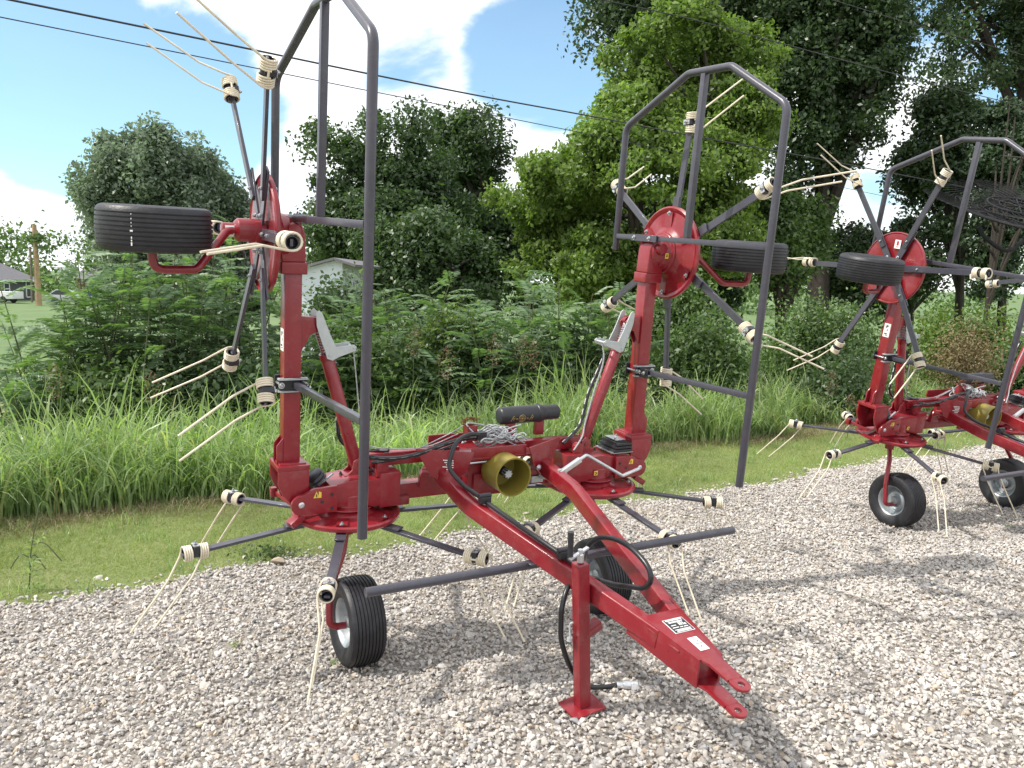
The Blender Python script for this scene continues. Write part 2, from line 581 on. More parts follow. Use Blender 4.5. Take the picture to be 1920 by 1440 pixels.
def npmesh(name, v, loops, counts, mat, parent=None, smooth=False):
    """fast mesh from numpy arrays; all faces have `counts` corners"""
    me = bpy.data.meshes.new(name)
    nv = len(v)
    nf = len(loops) // counts
    me.vertices.add(nv)
    me.vertices.foreach_set('co', np.ascontiguousarray(v, np.float32).ravel())
    me.loops.add(len(loops))
    me.loops.foreach_set('vertex_index', np.ascontiguousarray(loops, np.int32))
    me.polygons.add(nf)
    me.polygons.foreach_set('loop_start', np.arange(nf, dtype=np.int32) * counts)
    if smooth:
        me.polygons.foreach_set('use_smooth', np.ones(nf, bool))
    me.update(calc_edges=True)
    me.materials.append(M[mat])
    o = bpy.data.objects.new(name, me)
    COL.objects.link(o)
    if parent:
        o.parent = parent
    return o


# ------------------------------------------------------------------ ground
def sstep(a, b_, x):
    q = np.clip((x - a) / (b_ - a), 0, 1)
    return q * q * (3 - 2 * q)


def st(x, y):
    return 0.8388 * x + 0.5446 * y, -0.5446 * x + 0.8388 * y


def xy(s, t_):
    return 0.8388 * s - 0.5446 * t_, 0.5446 * s + 0.8388 * t_


def wob(x, y):
    return (np.sin(x * 1.7 + y * 0.6) * 0.5 + np.sin(x * 0.7 - y * 1.9 + 1.3) * 0.5 + np.sin(x * 4.1 + y * 3.3) * 0.25)


def edge_t(s):
    return 4.93 + 0.07 * np.sin(s * 1.9) + 0.05 * np.sin(s * 4.7 + 1) + 0.03 * np.sin(s * 11 + 2)


def H(x, y):
    s, t_ = st(x, y)
    h = 0.128 * (1 - sstep(2.35, 3.32, t_))
    h = h - 0.5 * sstep(6.5, 8.4, t_) + 0.22 * sstep(9.4, 11.5, t_)
    d = np.hypot(x, y)
    h = h - 0.75 * sstep(13, 30, d) - 0.55 * sstep(30, 90, d)
    h = h + 0.012 * wob(x, y) * sstep(3.6, 5, t_) + 0.03 * wob(x * 0.5, y * 0.5) * sstep(6, 9, t_)
    return h


def sheet(name, xs, ys, mat, keep=None, dz=0.0):
    X, Y = np.meshgrid(xs, ys)
    Z = H(X, Y) + dz
    v = np.stack([X, Y, Z], -1).reshape(-1, 3)
    nx, ny = len(xs), len(ys)
    i = np.arange((nx - 1) * (ny - 1))
    r, c = i // (nx - 1), i % (nx - 1)
    a = r * nx + c
    q = np.stack([a, a + 1, a + nx + 1, a + nx], -1)
    if keep is not None:
        cx = v[q].mean(1)
        q = q[keep(cx[:, 0], cx[:, 1])]
    o = npmesh(name, v, q.ravel(), 4, mat, smooth=True)
    return tag(o, kind='structure')


gx = np.concatenate([np.linspace(-900, -60, 14), np.linspace(-55, -8, 40), np.linspace(-7.9, 15, 230), np.linspace(16, 70, 50), np.linspace(90, 900, 12)])
gy = np.concatenate([np.linspace(-60, -2, 20), np.linspace(-1.9, 15, 200), np.linspace(15.5, 110, 110), np.linspace(125, 1500, 24)])
# ground as one sheet to the horizon; gravel sheet lies 4 mm above it
sheet('grass_ground', gx, gy, 'soil_grass', keep=lambda x, y: np.hypot(x, y) < 26)
sheet('field', gx, gy, 'field', keep=lambda x, y: np.hypot(x, y) >= 26)

# the gravel drive: strips whose far side follows the uneven grass edge
ss = np.linspace(-9, 26, 420)
tts = np.concatenate([np.linspace(-14, 1.5, 12), np.linspace(1.7, 3.6, 26), np.linspace(3.8, 4.6, 6)])
rows = []
for k in range(len(tts) + 1):
    tt = np.full_like(ss, tts[k]) if k < len(tts) else edge_t(ss)
    x_, y_ = xy(ss, tt)
    rows.append(np.stack([x_, y_, H(x_, y_) + 0.004], -1))
v = np.concatenate(rows)
nx = len(ss)
i = np.arange((nx - 1) * (len(rows) - 1))
a = (i // (nx - 1)) * nx + i % (nx - 1)
q = np.stack([a, a + 1, a + nx + 1, a + nx], -1)
tag(npmesh('gravel_drive', v, q.ravel(), 4, 'gravel_bed', smooth=True), kind='structure')

# ------------------------------------------------------------------ gravel stones (geometry-node instances)
stone_col = bpy.data.collections.new('stone_shapes')
for k in range(14):
    bm = bmesh.new()
    r_ = random.Random(100 + k)
    for _ in range(15):
        p_ = Vector((r_.gauss(0, 1), r_.gauss(0, 1), r_.gauss(0, 1))).normalized()
        p_ *= r_.uniform(0.78, 1.0)
        bm.verts.new((p_.x * 0.62 * r_.uniform(.9, 1.1), p_.y * 0.47, p_.z * 0.36))
    bmesh.ops.convex_hull(bm, input=bm.verts[:])
    bmesh.ops.delete(bm, geom=[w for w in bm.verts if not w.link_faces], context='VERTS')
    bmesh.ops.bevel(bm, geom=bm.edges[:], offset=0.05, segments=1, affect='EDGES')
    me = bpy.data.meshes.new('stone')
    bm.to_mesh(me)
    bm.free()
    me.materials.append(M['stone'])
    me.polygons.foreach_set('use_smooth', [True] * len(me.polygons))
    me.set_sharp_from_angle(angle=rad(32))
    stone_col.objects.link(bpy.data.objects.new('stone', me))

NS = 800000
cand_x = rng.uniform(-4.6, 12.5, NS)
cand_y = rng.uniform(1.5, 12.2, NS)
s_, t_ = st(cand_x, cand_y)
e_ = edge_t(s_)
over = t_ - e_
keep = (over < 0) | ((over < 0.25) & (rng.random(NS) < np.exp(-np.maximum(over, 0) / 0.07) * 0.4))
keep &= (cand_x < 0.70 * cand_y + 2.4) & (cand_x > -0.66 * cand_y - 1.2)
cand_x, cand_y, over = cand_x[keep], cand_y[keep], over[keep]
n = len(cand_x)
size = np.clip(rng.lognormal(math.log(0.0210), 0.31, n), 0.010, 0.056)
size[rng.random(n) < 0.0015] *= 1.9
zz = H(cand_x, cand_y) + rng.uniform(-0.004, 0.019, n) - 0.15 * (size - 0.024)
zz[over > 0] -= 0.004
me = bpy.data.meshes.new('gravel')
me.vertices.add(n)
me.vertices.foreach_set('co', np.stack([cand_x, cand_y, zz], -1).astype(np.float32).ravel())
at = me.attributes.new('rot', 'FLOAT_VECTOR', 'POINT')
at.data.foreach_set('vector', np.stack([rng.normal(0, 0.45, n), rng.normal(0, 0.45, n), rng.uniform(0, 2 * PI, n)], -1).astype(np.float32).ravel())
at = me.attributes.new('scl', 'FLOAT', 'POINT')
at.data.foreach_set('value', size.astype(np.float32))
at = me.attributes.new('pick', 'INT', 'POINT')
at.data.foreach_set('value', rng.integers(0, 14, n).astype(np.int32))
gravel = bpy.data.objects.new('gravel', me)
COL.objects.link(gravel)
tag(gravel, 'loose pale limestone gravel covering the drive under the machines', 'gravel', kind='stuff')
g = bpy.data.node_groups.new('scatter', 'GeometryNodeTree')
g.interface.new_socket('Geometry', in_out='INPUT', socket_type='NodeSocketGeometry')
g.interface.new_socket('Geometry', in_out='OUTPUT', socket_type='NodeSocketGeometry')
gi, go = g.nodes.new('NodeGroupInput'), g.nodes.new('NodeGroupOutput')
ci = g.nodes.new('GeometryNodeCollectionInfo')
ci.inputs['Collection'].default_value = stone_col
ci.inputs['Separate Children'].default_value = True
ci.inputs['Reset Children'].default_value = True
ip = g.nodes.new('GeometryNodeInstanceOnPoints')
ip.inputs['Pick Instance'].default_value = True


def nattr(nm, typ):
    a = g.nodes.new('GeometryNodeInputNamedAttribute')
    a.data_type = typ
    a.inputs['Name'].default_value = nm
    return a.outputs['Attribute']


e2r = g.nodes.new('FunctionNodeEulerToRotation')
g.links.new(nattr('rot', 'FLOAT_VECTOR'), e2r.inputs[0])
g.links.new(gi.outputs[0], ip.inputs['Points'])
g.links.new(ci.outputs[0], ip.inputs['Instance'])
g.links.new(nattr('pick', 'INT'), ip.inputs['Instance Index'])
g.links.new(e2r.outputs[0], ip.inputs['Rotation'])
g.links.new(nattr('scl', 'FLOAT'), ip.inputs['Scale'])
g.links.new(ip.outputs[0], go.inputs[0])
gm = gravel.modifiers.new('scatter', 'NODES')
gm.node_group = g

# ------------------------------------------------------------------ plants


def rand_unit(n):
    v_ = rng.normal(size=(n, 3))
    return v_ / np.linalg.norm(v_, axis=1, keepdims=True)


def leaves(name, pos, outward, size, mat, parent=None, up=0.45, jit=0.8, aspect=0.55, droop=0.25):
    n = len(pos)
    nn = outward * 0.6 + np.array([0, 0, up]) + rng.normal(size=(n, 3)) * jit
    nn /= np.linalg.norm(nn, axis=1, keepdims=True)
    a = np.cross(nn, rand_unit(n))
    a /= np.linalg.norm(a, axis=1, keepdims=True) + 1e-9
    a[:, 2] -= droop
    a /= np.linalg.norm(a, axis=1, keepdims=True)
    b_ = np.cross(nn, a)
    L = (size * rng.uniform(0.6, 1.3, n))[:, None]
    w = L * aspect
    mid = pos + nn * L * 0.07
    v_ = np.stack([pos - a * L * 0.5, mid - b_ * w * 0.5, pos + a * L * 0.5, mid + b_ * w * 0.5], 1).reshape(-1, 3)
    idx = np.arange(n * 4, dtype=np.int32)
    return npmesh(name, v_, idx, 4, mat, parent)


def limb_tubes(mb, base, top, r0, targets, trunk_bend=0.3, nl=14, sides=7):
    base, top = V3(base), V3(top)
    pts = []
    bend = np.array([rng.normal(0, trunk_bend), rng.normal(0, trunk_bend), 0])
    for k in range(9):
        f = k / 8
        pts.append(base + (top - base) * f + bend * math.sin(f * PI) * 0.6)
    rs = [r0 * (1.25 if k == 0 else 1) * (1 - 0.85 * k / 8) for k in range(9)]
    mb.tube(pts, rs, 10)
    for tg in targets:
        f = rng.uniform(0.25, 0.85)
        k = f * 8
        i0 = int(k)
        p0 = pts[i0] + (pts[min(i0 + 1, 8)] - pts[i0]) * (k - i0)
        tg = V3(tg)
        md = (p0 + tg) / 2 + np.array([0, 0, 0.12 * np.linalg.norm(tg - p0)]) + rng.normal(0, 0.12, 3)
        path = spline([p0, md, tg], 5)
        r1 = r0 * (1 - 0.85 * f) * 0.7
        mb.tube(path, [r1 * (1 - 0.8 * i / (len(path) - 1)) + 0.006 for i in range(len(path))], sides, cap=False)


def tree(name, label, base, top_z, cc, cr, ncl, per, leaf, mat, r0=0.16, bark='bark', cl=0.55, shell=0.45, cat='tree', group=None, lob=0.28, lean=0.0, flat=0.75, kb=None, bs=1.0):
    bz = float(H(np.array(base[0]), np.array(base[1]))) - 0.1
    root = empty(name, (base[0], base[1], bz), 0, label, cat, group)
    cc, cr = V3(cc), V3(cr)
    # big boughs, each a shell of small leaf clumps
    nb = int(kb or 15)
    bd = rand_unit(nb)
    bc = cc + bd * cr * (0.30 + 0.52 * rng.random(nb) ** 0.5)[:, None]
    br = rng.uniform(0.26, 0.46, nb) * (1 + lob * 0.3) * bs
    which = rng.integers(0, nb, ncl)
    d = rand_unit(ncl)
    d[:, 2] = np.abs(d[:, 2]) * np.where(rng.random(ncl) < 0.72, 1, -0.8)
    u = 0.55 + 0.5 * rng.random(ncl) ** 0.6
    cen = bc[which] + d * cr * (br[which] * u)[:, None]
    cen = cen[cen[:, 2] > bz + 0.4]
    ncl = len(cen)
    crad = cl * 0.82 * rng.uniform(0.5, 1.35, ncl)
    idx = np.repeat(np.arange(ncl), per)
    off = rng.normal(size=(len(idx), 3)) * np.array([1, 1, flat]) * 0.5
    rr = np.linalg.norm(off, axis=1, keepdims=True)
    off = np.where(rr > 1.1, off / rr * 1.1, off)
    pos = cen[idx] + off * crad[idx][:, None]
    ow = pos - cc
    ow /= np.linalg.norm(ow, axis=1, keepdims=True) + 1e-9
    ow = 0.45 * ow + 0.55 * off / (np.linalg.norm(off, axis=1, keepdims=True) + 1e-9)
    loc = V3(root.location)
    leaves('crown', pos - loc, ow, leaf, mat, root)
    mb = MB()
    pick = cen[rng.permutation(ncl)[:min(ncl, 26)]]
    limb_tubes(mb, (0, 0, 0), (cc[0] - base[0] + lean, cc[1] - base[1], top_z - bz), r0, pick - loc)
    mb.build('trunk', [bark], root)
    return root


def px(u, v_, y):
    """world point at depth y seen at photo pixel (u, v_)"""
    d = F * 1 + Rt * ((u - 960) / 1549.742) - U * ((v_ - 720) / 1549.742)
    k = y / d.y
    return np.array([d.x * k, y, CAM_H + d.z * k])


def box_from_px(u0, u1, v0, v1, y):
    """centre and radii of a crown that spans those pixels at depth y"""
    a, b_ = px(u0, v1, y), px(u1, v0, y)
    return (a + b_) / 2, np.array([abs(b_[0] - a[0]) / 2, abs(b_[0] - a[0]) / 2 * 0.85, abs(b_[2] - a[2]) / 2])


def ptree(name, label, u0, u1, v0, v1, y, ncl, per, leaf, mat, **kw):
    c, r_ = box_from_px(u0, u1, v0, v1, y)
    r_[1] = min(r_[1], 4.0)
    bx = kw.pop('bx', (u0 + u1) / 2)
    base = px(bx, 600, y)
    return tree(name, label, (base[0], base[1]), c[2] + r_[2] * 0.75, c, r_, ncl, per, leaf, mat, **kw)


GT = 'trees beyond the ditch'
ptree('maple_tree', 'silvery green maple behind the left machine, low and broad under open sky', 140, 480, 215, 650, 21, 760, 130, 0.120, 'leaf_maple', r0=0.12, bark='bark_light', cl=0.38, group=GT, lob=0.5, kb=80, bs=0.42, flat=1.5)
ptree('maple_tree', 'smaller silvery maple against the sky just left of the first mast', 380, 520, 320, 640, 22, 240, 130, 0.120, 'leaf_maple', r0=0.10, bark='bark_light', cl=0.36, group=GT, lob=0.4, kb=22, bs=0.7)
ptree('dark_tree', 'dark green tree with sky showing through its left edge, left of the pale green tree', 570, 880, 205, 640, 25, 300, 250, 0.15, 'leaf_dark', r0=0.24, cl=0.7, group=GT, lob=0.42, kb=34, bs=0.78)
ptree('dark_tree', 'dark green tree behind and right of the sky-edged one, its top at the power lines', 740, 1080, 190, 640, 29, 220, 240, 0.17, 'leaf_dark', r0=0.24, cl=0.75, group=GT, lob=0.35, kb=30, bs=0.78)
ptree('pale_tree', 'tall pale yellow-green tree behind the right folded rotor', 935, 1450, 110, 640, 22, 470, 250, 0.145, 'leaf_light', r0=0.20, cl=0.50, group=GT, lob=0.38, kb=34, bs=0.66)
ptree('pale_tree', 'upper pale green crown leaning right above the rounded guard hoop', 1130, 1480, 15, 340, 23, 280, 240, 0.145, 'leaf_light', r0=0.18, cl=0.48, group=GT, lob=0.35, kb=20, bs=0.8)
ptree('tall_tree', 'high dark crown rising out of frame behind the pale tree', 1110, 1520, -230, 330, 30, 330, 240, 0.19, 'leaf_oak', r0=0.32, cl=0.95, group=GT, bx=1330, kb=20)
ptree('oak_tree', 'large dark oak with a thick dark trunk left of the second machine', 1420, 1700, -260, 400, 27, 380, 250, 0.17, 'leaf_oak', r0=0.40, cl=0.75, group=GT, bx=1535, lob=0.5, kb=28)
ptree('oak_tree', 'dark oak spreading across the upper right corner with blue gaps between limbs', 1610, 2120, -240, 300, 32, 190, 190, 0.18, 'leaf_oak', r0=0.34, cl=0.85, group=GT, bx=1990, lob=0.5, kb=26)
ptree('oak_tree', 'dark oak crown hanging behind the hoop of the second machine', 1650, 1900, 190, 420, 29, 130, 200, 0.17, 'leaf_oak', r0=0.2, cl=0.7, group=GT, lob=0.4, kb=12, bx=1800)
ptree('cedar_tree', 'dark evergreen standing behind the hay rake at the right edge', 1790, 1980, 150, 560, 26, 170, 260, 0.15, 'conifer', r0=0.17, cl=0.62, group=GT, flat=0.4, kb=16)
ptree('mid_tree', 'mid green tree low behind the second machine, left of its raised tyre', 1380, 1570, 350, 600, 24, 130, 240, 0.14, 'leaf_mid', r0=0.15, cl=0.6, group=GT, kb=10)
ptree('mid_tree', 'dark leafy tree under the oak limbs behind the second folded rotor', 1540, 1860, 400, 600, 28, 170, 240, 0.16, 'leaf_oak', r0=0.2, cl=0.7, group=GT, kb=12)
ptree('mid_tree', 'dark bushy tree low behind the right mast', 1120, 1420, 330, 620, 28, 190, 240, 0.17, 'leaf_dark', r0=0.2, cl=0.8, group=GT, kb=14)
ptree('mid_tree', 'dark small tree behind the pale barn and centre guard tube', 690, 960, 400, 650, 22, 150, 240, 0.14, 'leaf_dark', r0=0.15, cl=0.6, group=GT, kb=12)
ptree('oak_tree', 'dark oak off to the right behind the hay rake', 1850, 2250, -60, 560, 36, 160, 230, 0.22, 'leaf_oak', r0=0.4, cl=1.1, group=GT, kb=14)
# straight bare trunks at right
for (u_, v0, y_, r_, lb) in ((1700, 470, 33, 0.2, 'slim grey tree trunk in the shade below the second raised tyre'), (1845, 250, 24, 0.085, 'thin bare trunk of a dying pine at the right edge')):
    b0 = px(u_, 600, y_)
    bz = float(H(np.array(b0[0]), np.array(b0[1]))) - 0.1
    root = empty('bare_tree', (b0[0], b0[1], bz), 0, lb, 'tree', GT)
    tz = px(u_, v0 - 60, y_)[2]
    mb = MB()
    tg = [np.array([rng.normal(0, 0.9), rng.normal(0, 0.9), rng.uniform(0.45, 1.0) * (tz - bz)]) for _ in range(12)]
    limb_tubes(mb, (0, 0, 0), (0.15, 0, tz - bz), r_, tg, 0.1)
    mb.build('trunk', ['bark'], root)

# far woodland as one mass
cen = []
for k in range(420):
    x_ = rng.uniform(-95, 110)
    y_ = 105 + rng.uniform(-6, 30) - abs(x_) * 0.12
    hz = 7.5 + 2.2 * math.sin(x_ * 0.21) + 1.6 * math.sin(x_ * 0.53 + 2)
    cen.append((x_, y_, -1.6 + rng.random() ** 0.6 * hz))
cen = np.array(cen)
idx = np.repeat(np.arange(len(cen)), 130)
off = rng.normal(size=(len(idx), 3)) * 0.95
pos = cen[idx] + off
ow = off / np.linalg.norm(off, axis=1, keepdims=True)
tag(leaves('far_woodland', pos, ow, 0.62, 'leaf_mid'), 'hazy green woodland along the far edge of the field', 'woodland', kind='stuff')


def frond_bake(name, pos, dirs, scale, mat, parent, pairs=13, leaflet=0.27, droop=0.5):
    """pinnate leaves: each a rachis with paired leaflets"""
    n = len(pos)
    d = dirs / (np.linalg.norm(dirs, axis=1, keepdims=True) + 1e-9)
    upv = np.array([0, 0, 1.0])
    sdv = np.cross(d, upv)
    sdv /= np.linalg.norm(sdv, axis=1, keepdims=True) + 1e-9
    nv = np.cross(sdv, d)
    V_, L_ = [], []
    for k in range(pairs):
        f = (k + 1.2) / (pairs + 0.8)
        # rachis point: arches over
        c = pos + (d * f + upv * (-droop * f * f * 0.6)) * scale[:, None]
        ll = leaflet * (1 - 0.55 * abs(f - 0.45)) * scale
        for sg in (-1, 1):
            dirl = sdv * sg * 0.86 + d * 0.42 - nv * (0.28 + 0.2 * rng.random((n, 1))) + rng.normal(size=(n, 3)) * 0.10
            dirl /= np.linalg.norm(dirl, axis=1, keepdims=True)
            wv = d * 0.5 + nv * 0.12 * sg
            tip = c + dirl * ll[:, None]
            md = c + dirl * ll[:, None] * 0.42
            w = (ll * 0.25)[:, None]
            V_.append(np.stack([c, md - wv * w, tip, md + wv * w], 1))
    V_ = np.stack(V_, 1).reshape(-1, 3)
    return npmesh(name, V_, np.arange(len(V_), dtype=np.int32), 4, mat, parent)


def sumac(label, u, vt, y, nst, spread, mat='leaf_sumac', fr=0.52, per=26, cat='shrub', group='feathery shrubs along the ditch', lo=0.12):
    b0 = px(u, 700, y)
    bz = float(H(np.array(b0[0]), np.array(b0[1]))) - 0.05
    root = empty('feathery_shrub', (b0[0], b0[1], bz), 0, label, cat, group)
    tz = px(u, vt, y)[2] - bz
    mb = MB()
    P_, D_, S_ = [], [], []
    for k in range(nst):
        h = tz * rng.uniform(0.62, 1.0) if k else tz
        bx_, by_ = rng.normal(0, spread * 0.33), rng.normal(0, spread * 0.33)
        lx, ly = rng.normal(0, spread * 0.28), rng.normal(0, spread * 0.28)
        path = spline([(bx_, by_, 0), (bx_ + lx * 0.4, by_ + ly * 0.4, h * 0.5), (bx_ + lx, by_ + ly, h * 0.93)], 6)
        mb.tube(path, [0.016 * (1 - 0.75 * i / (len(path) - 1)) for i in range(len(path))], 5, cap=False)
        for j in range(per):
            f = lo + (1 - lo) * (j + rng.random()) / per
            q = f * (len(path) - 1)
            i0 = min(int(q), len(path) - 2)
            p_ = path[i0] + (path[i0 + 1] - path[i0]) * (q - i0)
            an = rng.uniform(0, 2 * PI)
            el = rng.uniform(0.15, 0.75) + 0.7 * max(0, f - 0.75)
            P_.append(p_)
            D_.append((math.cos(an) * math.cos(el), math.sin(an) * math.cos(el), math.sin(el)))
            S_.append(fr * rng.uniform(0.7, 1.25) * (1 - 0.25 * f))
    frond_bake('foliage', np.array(P_), np.array(D_), np.array(S_), mat, root)
    mb.build('stem', ['stem'], root)
    return root


for a_ in (('feathery shrub at the left edge of the photo, low beside the mown field', 15, 665, 8.6, 9, 0.9),
           ('tall feathery shrub directly under the raised left tyre, left one of a pair', 170, 450, 9.3, 18, 0.95),
           ('tall feathery shrub behind the lower tines of the left folded rotor', 300, 400, 9.5, 19, 1.0),
           ('feathery shrub directly behind the left raised wheel leg', 400, 390, 10.4, 15, 1.0),
           ('feathery shrub filling the gap behind the left mast', 500, 500, 10.2, 13, 0.8),
           ('feathery shrub in front of the right side of the pale barn', 715, 485, 11.6, 16, 0.9),
           ('feathery shrub with bright top just right of the long guard tube', 790, 560, 10.9, 14, 1.0),
           ('big feathery shrub with sunlit plumes left of the right mast', 1000, 486, 10.9, 20, 1.15),
           ('feathery shrub standing behind the right hand lift cylinder', 1105, 525, 11.0, 14, 1.0),
           ('feathery shrub left of the sunlit plumed one', 900, 535, 11.0, 15, 1.1),
           ('low feathery shrub between the left mast and long guard tube', 610, 590, 10.2, 9, 0.9)):
    sumac(a_[0], a_[1], a_[2], a_[3], a_[4], a_[5], mat='leaf_sumac', per=26)


def bush(label, u0, u1, v0, v1, y, ncl, per, leaf, mat, group='low bushes along the ditch', name='bush', fl=0):
    c, r_ = box_from_px(u0, u1, v0, v1, y)
    r_[1] = r_[0] * 0.7
    gz = float(H(np.array(c[0]), np.array(y)))
    root = empty(name, (c[0], y, gz - 0.05), 0, label, 'bush', group)
    loc = V3(root.location)
    d = rand_unit(ncl)
    cen = c + d * r_ * (rng.random(ncl) ** 0.4)[:, None]
    cen[:, 2] = np.maximum(cen[:, 2], gz + 0.1)
    idx = np.repeat(np.arange(ncl), per)
    off = rng.normal(size=(len(idx), 3)) * 0.17
    ow = off / (np.linalg.norm(off, axis=1, keepdims=True) + 1e-9)
    leaves('foliage', cen[idx] + off - loc, ow, leaf, mat, root)
    mb = MB()
    for k in range(9):
        tg = cen[rng.integers(ncl)] - loc
        mb.tube(spline([(rng.normal(0, .08), rng.normal(0, .08), 0), tg * np.array([0.4, 0.4, 0.6]), tg], 4), [0.014, .013, .012, .011, .01, .009, .007, .005, .003], 5, cap=False)
    mb.build('stem', ['stem'], root)
    if fl:
        ft = cen[rng.integers(0, ncl, fl)] + rng.normal(0, 0.1, (fl, 3)) + np.array([0, 0, 0.15])
        leaves('blossom', ft - loc, rand_unit(fl), 0.035, 'flower', root)
    return root


bush('dark shrubby growth under the left feathery shrubs', 60, 330, 690, 830, 9.0, 70, 150, 0.075, 'leaf_mid')
bush('dark broadleaf bush behind the drooping tines of the left folded rotor', 300, 540, 680, 830, 9.2, 70, 150, 0.075, 'leaf_dark')
bush('leafy bush between the feathery shrubs behind the left lift cylinder', 560, 780, 640, 800, 10.6, 80, 140, 0.08, 'leaf_mid')
bush('dark leafy bush hiding the foot of the pale barn', 590, 720, 548, 660, 12.6, 70, 130, 0.085, 'leaf_dark')
bush('dark bush in the middle behind the tall grass', 760, 960, 650, 800, 10.4, 70, 140, 0.08, 'leaf_dark')
bush('bright round bush behind the grass above the black tube', 800, 900, 605, 700, 10.6, 34, 140, 0.06, 'leaf_yellow')
bush('dark bush left of the right lift cylinder', 940, 1180, 640, 790, 10.6, 80, 140, 0.08, 'leaf_dark')
bush('light green brambly bush seen through the right guard hoop', 1230, 1400, 600, 790, 11.0, 90, 140, 0.07, 'leaf_mid')
bush('bushy weeds with white blossom right of the right guard hoop', 1420, 1660, 575, 770, 12.6, 110, 150, 0.07, 'leaf_mid', fl=420)
bush('low dark bush at the foot of the white blossomed weeds', 1500, 1680, 680, 830, 11.2, 80, 140, 0.065, 'leaf_dark', fl=160)
bush('brown dried bush right of the second mast', 1760, 1860, 625, 735, 12.2, 50, 120, 0.04, 'brownbush')
bush('leafy green bush behind the brown dried one', 1700, 1940, 590, 760, 14.0, 90, 150, 0.08, 'leaf_yellow')
bush('green bush at the right edge under the second machine hoop', 1830, 2020, 640, 800, 12.8, 70, 140, 0.08, 'leaf_mid')
bush('tangled green bush behind the right mast and guard hoop', 1190, 1340, 520, 700, 14.0, 70, 140, 0.09, 'leaf_mid')


def blades(name, bx, by, h, lean, w, segs, mat, bz=None, bend=1.0, parent=None):
    """curved tapering blades; lean: (n,2) horizontal reach"""
    n = len(bx)
    z0 = H(bx, by) if bz is None else bz
    an = rng.uniform(0, PI, n)
    sx, sy = np.cos(an) * w * 0.5, np.sin(an) * w * 0.5
    V_ = []
    for k in range(segs + 1):
        f = k / segs
        cx = bx + lean[:, 0] * f ** 1.8
        cy = by + lean[:, 1] * f ** 1.8
        reach = np.hypot(lean[:, 0], lean[:, 1])
        cz = z0 + h * (f - bend * 0.42 * f ** 3.2 * np.minimum(1, reach / (h * 0.45 + 1e-6)))
        tw = (1 - f ** 1.6) * (0.55 + 0.9 * min(f, 0.45)) + (0.02 if k < segs else 0)
        V_.append(np.stack([cx - sx * tw, cy - sy * tw, cz], -1))
        V_.append(np.stack([cx + sx * tw, cy + sy * tw, cz], -1))
    V_ = np.stack(V_, 1)
    nvp = 2 * (segs + 1)
    base = (np.arange(n) * nvp)[:, None]
    tri = []
    for k in range(segs):
        a0 = 2 * k
        tri.append(np.concatenate([base + a0, base + a0 + 1, base + a0 + 3, base + a0 + 2], 1))
    q_ = np.stack(tri, 1).reshape(-1)
    return npmesh(name, V_.reshape(-1, 3), q_, 4, mat, parent, smooth=True)


# tall grass of the ditch
n = 54000
s_ = rng.uniform(-4.2, 17.5, n)
t_ = 6.55 + 0.16 * np.sin(s_ * 2.3) + 0.12 * np.sin(s_ * 5.1 + 1) + np.abs(rng.normal(0, 0.95, n))
clump = 0.5 + 0.5 * np.sin(s_ * 3.3 + 2 * np.sin(t_ * 2.1)) * np.sin(t_ * 3.9 + s_)
k_ = rng.random(n) < (0.45 + 0.55 * clump)
k_ &= t_ < 9.6
s_, t_ = s_[k_], t_[k_]
n = len(s_)
bx, by = xy(s_, t_)
fade = 1 - 0.36 * sstep(8.5, 13, s_)
hh = rng.uniform(0.50, 1.62, n) * (0.85 + 0.35 * sstep(6.9, 8.3, t_)) * (0.92 + 0.16 * np.sin(s_ * 1.3)) * fade
hh *= 0.62 + 0.38 * sstep(6.6, 7.2, t_)
hh *= 0.82 + 0.30 * np.sin(s_ * 2.7 + 1.4 * np.sin(t_ * 3.1)) * np.sin(s_ * 0.9 + 2) + 0.10 * np.sin(s_ * 7.1 + t_ * 5)
az = rng.uniform(0, 2 * PI, n)
rc = hh * rng.uniform(0.12, 0.85, n)
z0 = H(bx, by) + rng.uniform(0, 0.22, n) * (rng.random(n) < 0.5)
tall = blades('tall_grass', bx, by, hh, np.stack([np.cos(az) * rc, np.sin(az) * rc], -1), rng.uniform(0.011, 0.031, n), 6, 'reed', bz=z0, bend=1.5)
tag(tall, 'rank tall green grass growing in the ditch behind the machines', 'grass', kind='stuff')

# brown thatch at its foot
n = 22000
s_ = rng.uniform(-4.0, 16, n)
t_ = 6.50 + rng.normal(0, 0.17, n) + 0.10 * np.sin(s_ * 1.3)
bx, by = xy(s_, t_)
az = rng.uniform(0, 2 * PI, n)
hh = rng.uniform(0.02, 0.15, n)
rc = rng.uniform(0.03, 0.2, n)
tag(blades('dry_thatch', bx, by, hh, np.stack([np.cos(az) * rc, np.sin(az) * rc], -1), rng.uniform(0.003, 0.007, n), 2, 'thatch'),
    'dry brown thatch along the foot of the tall grass', 'thatch', kind='stuff')

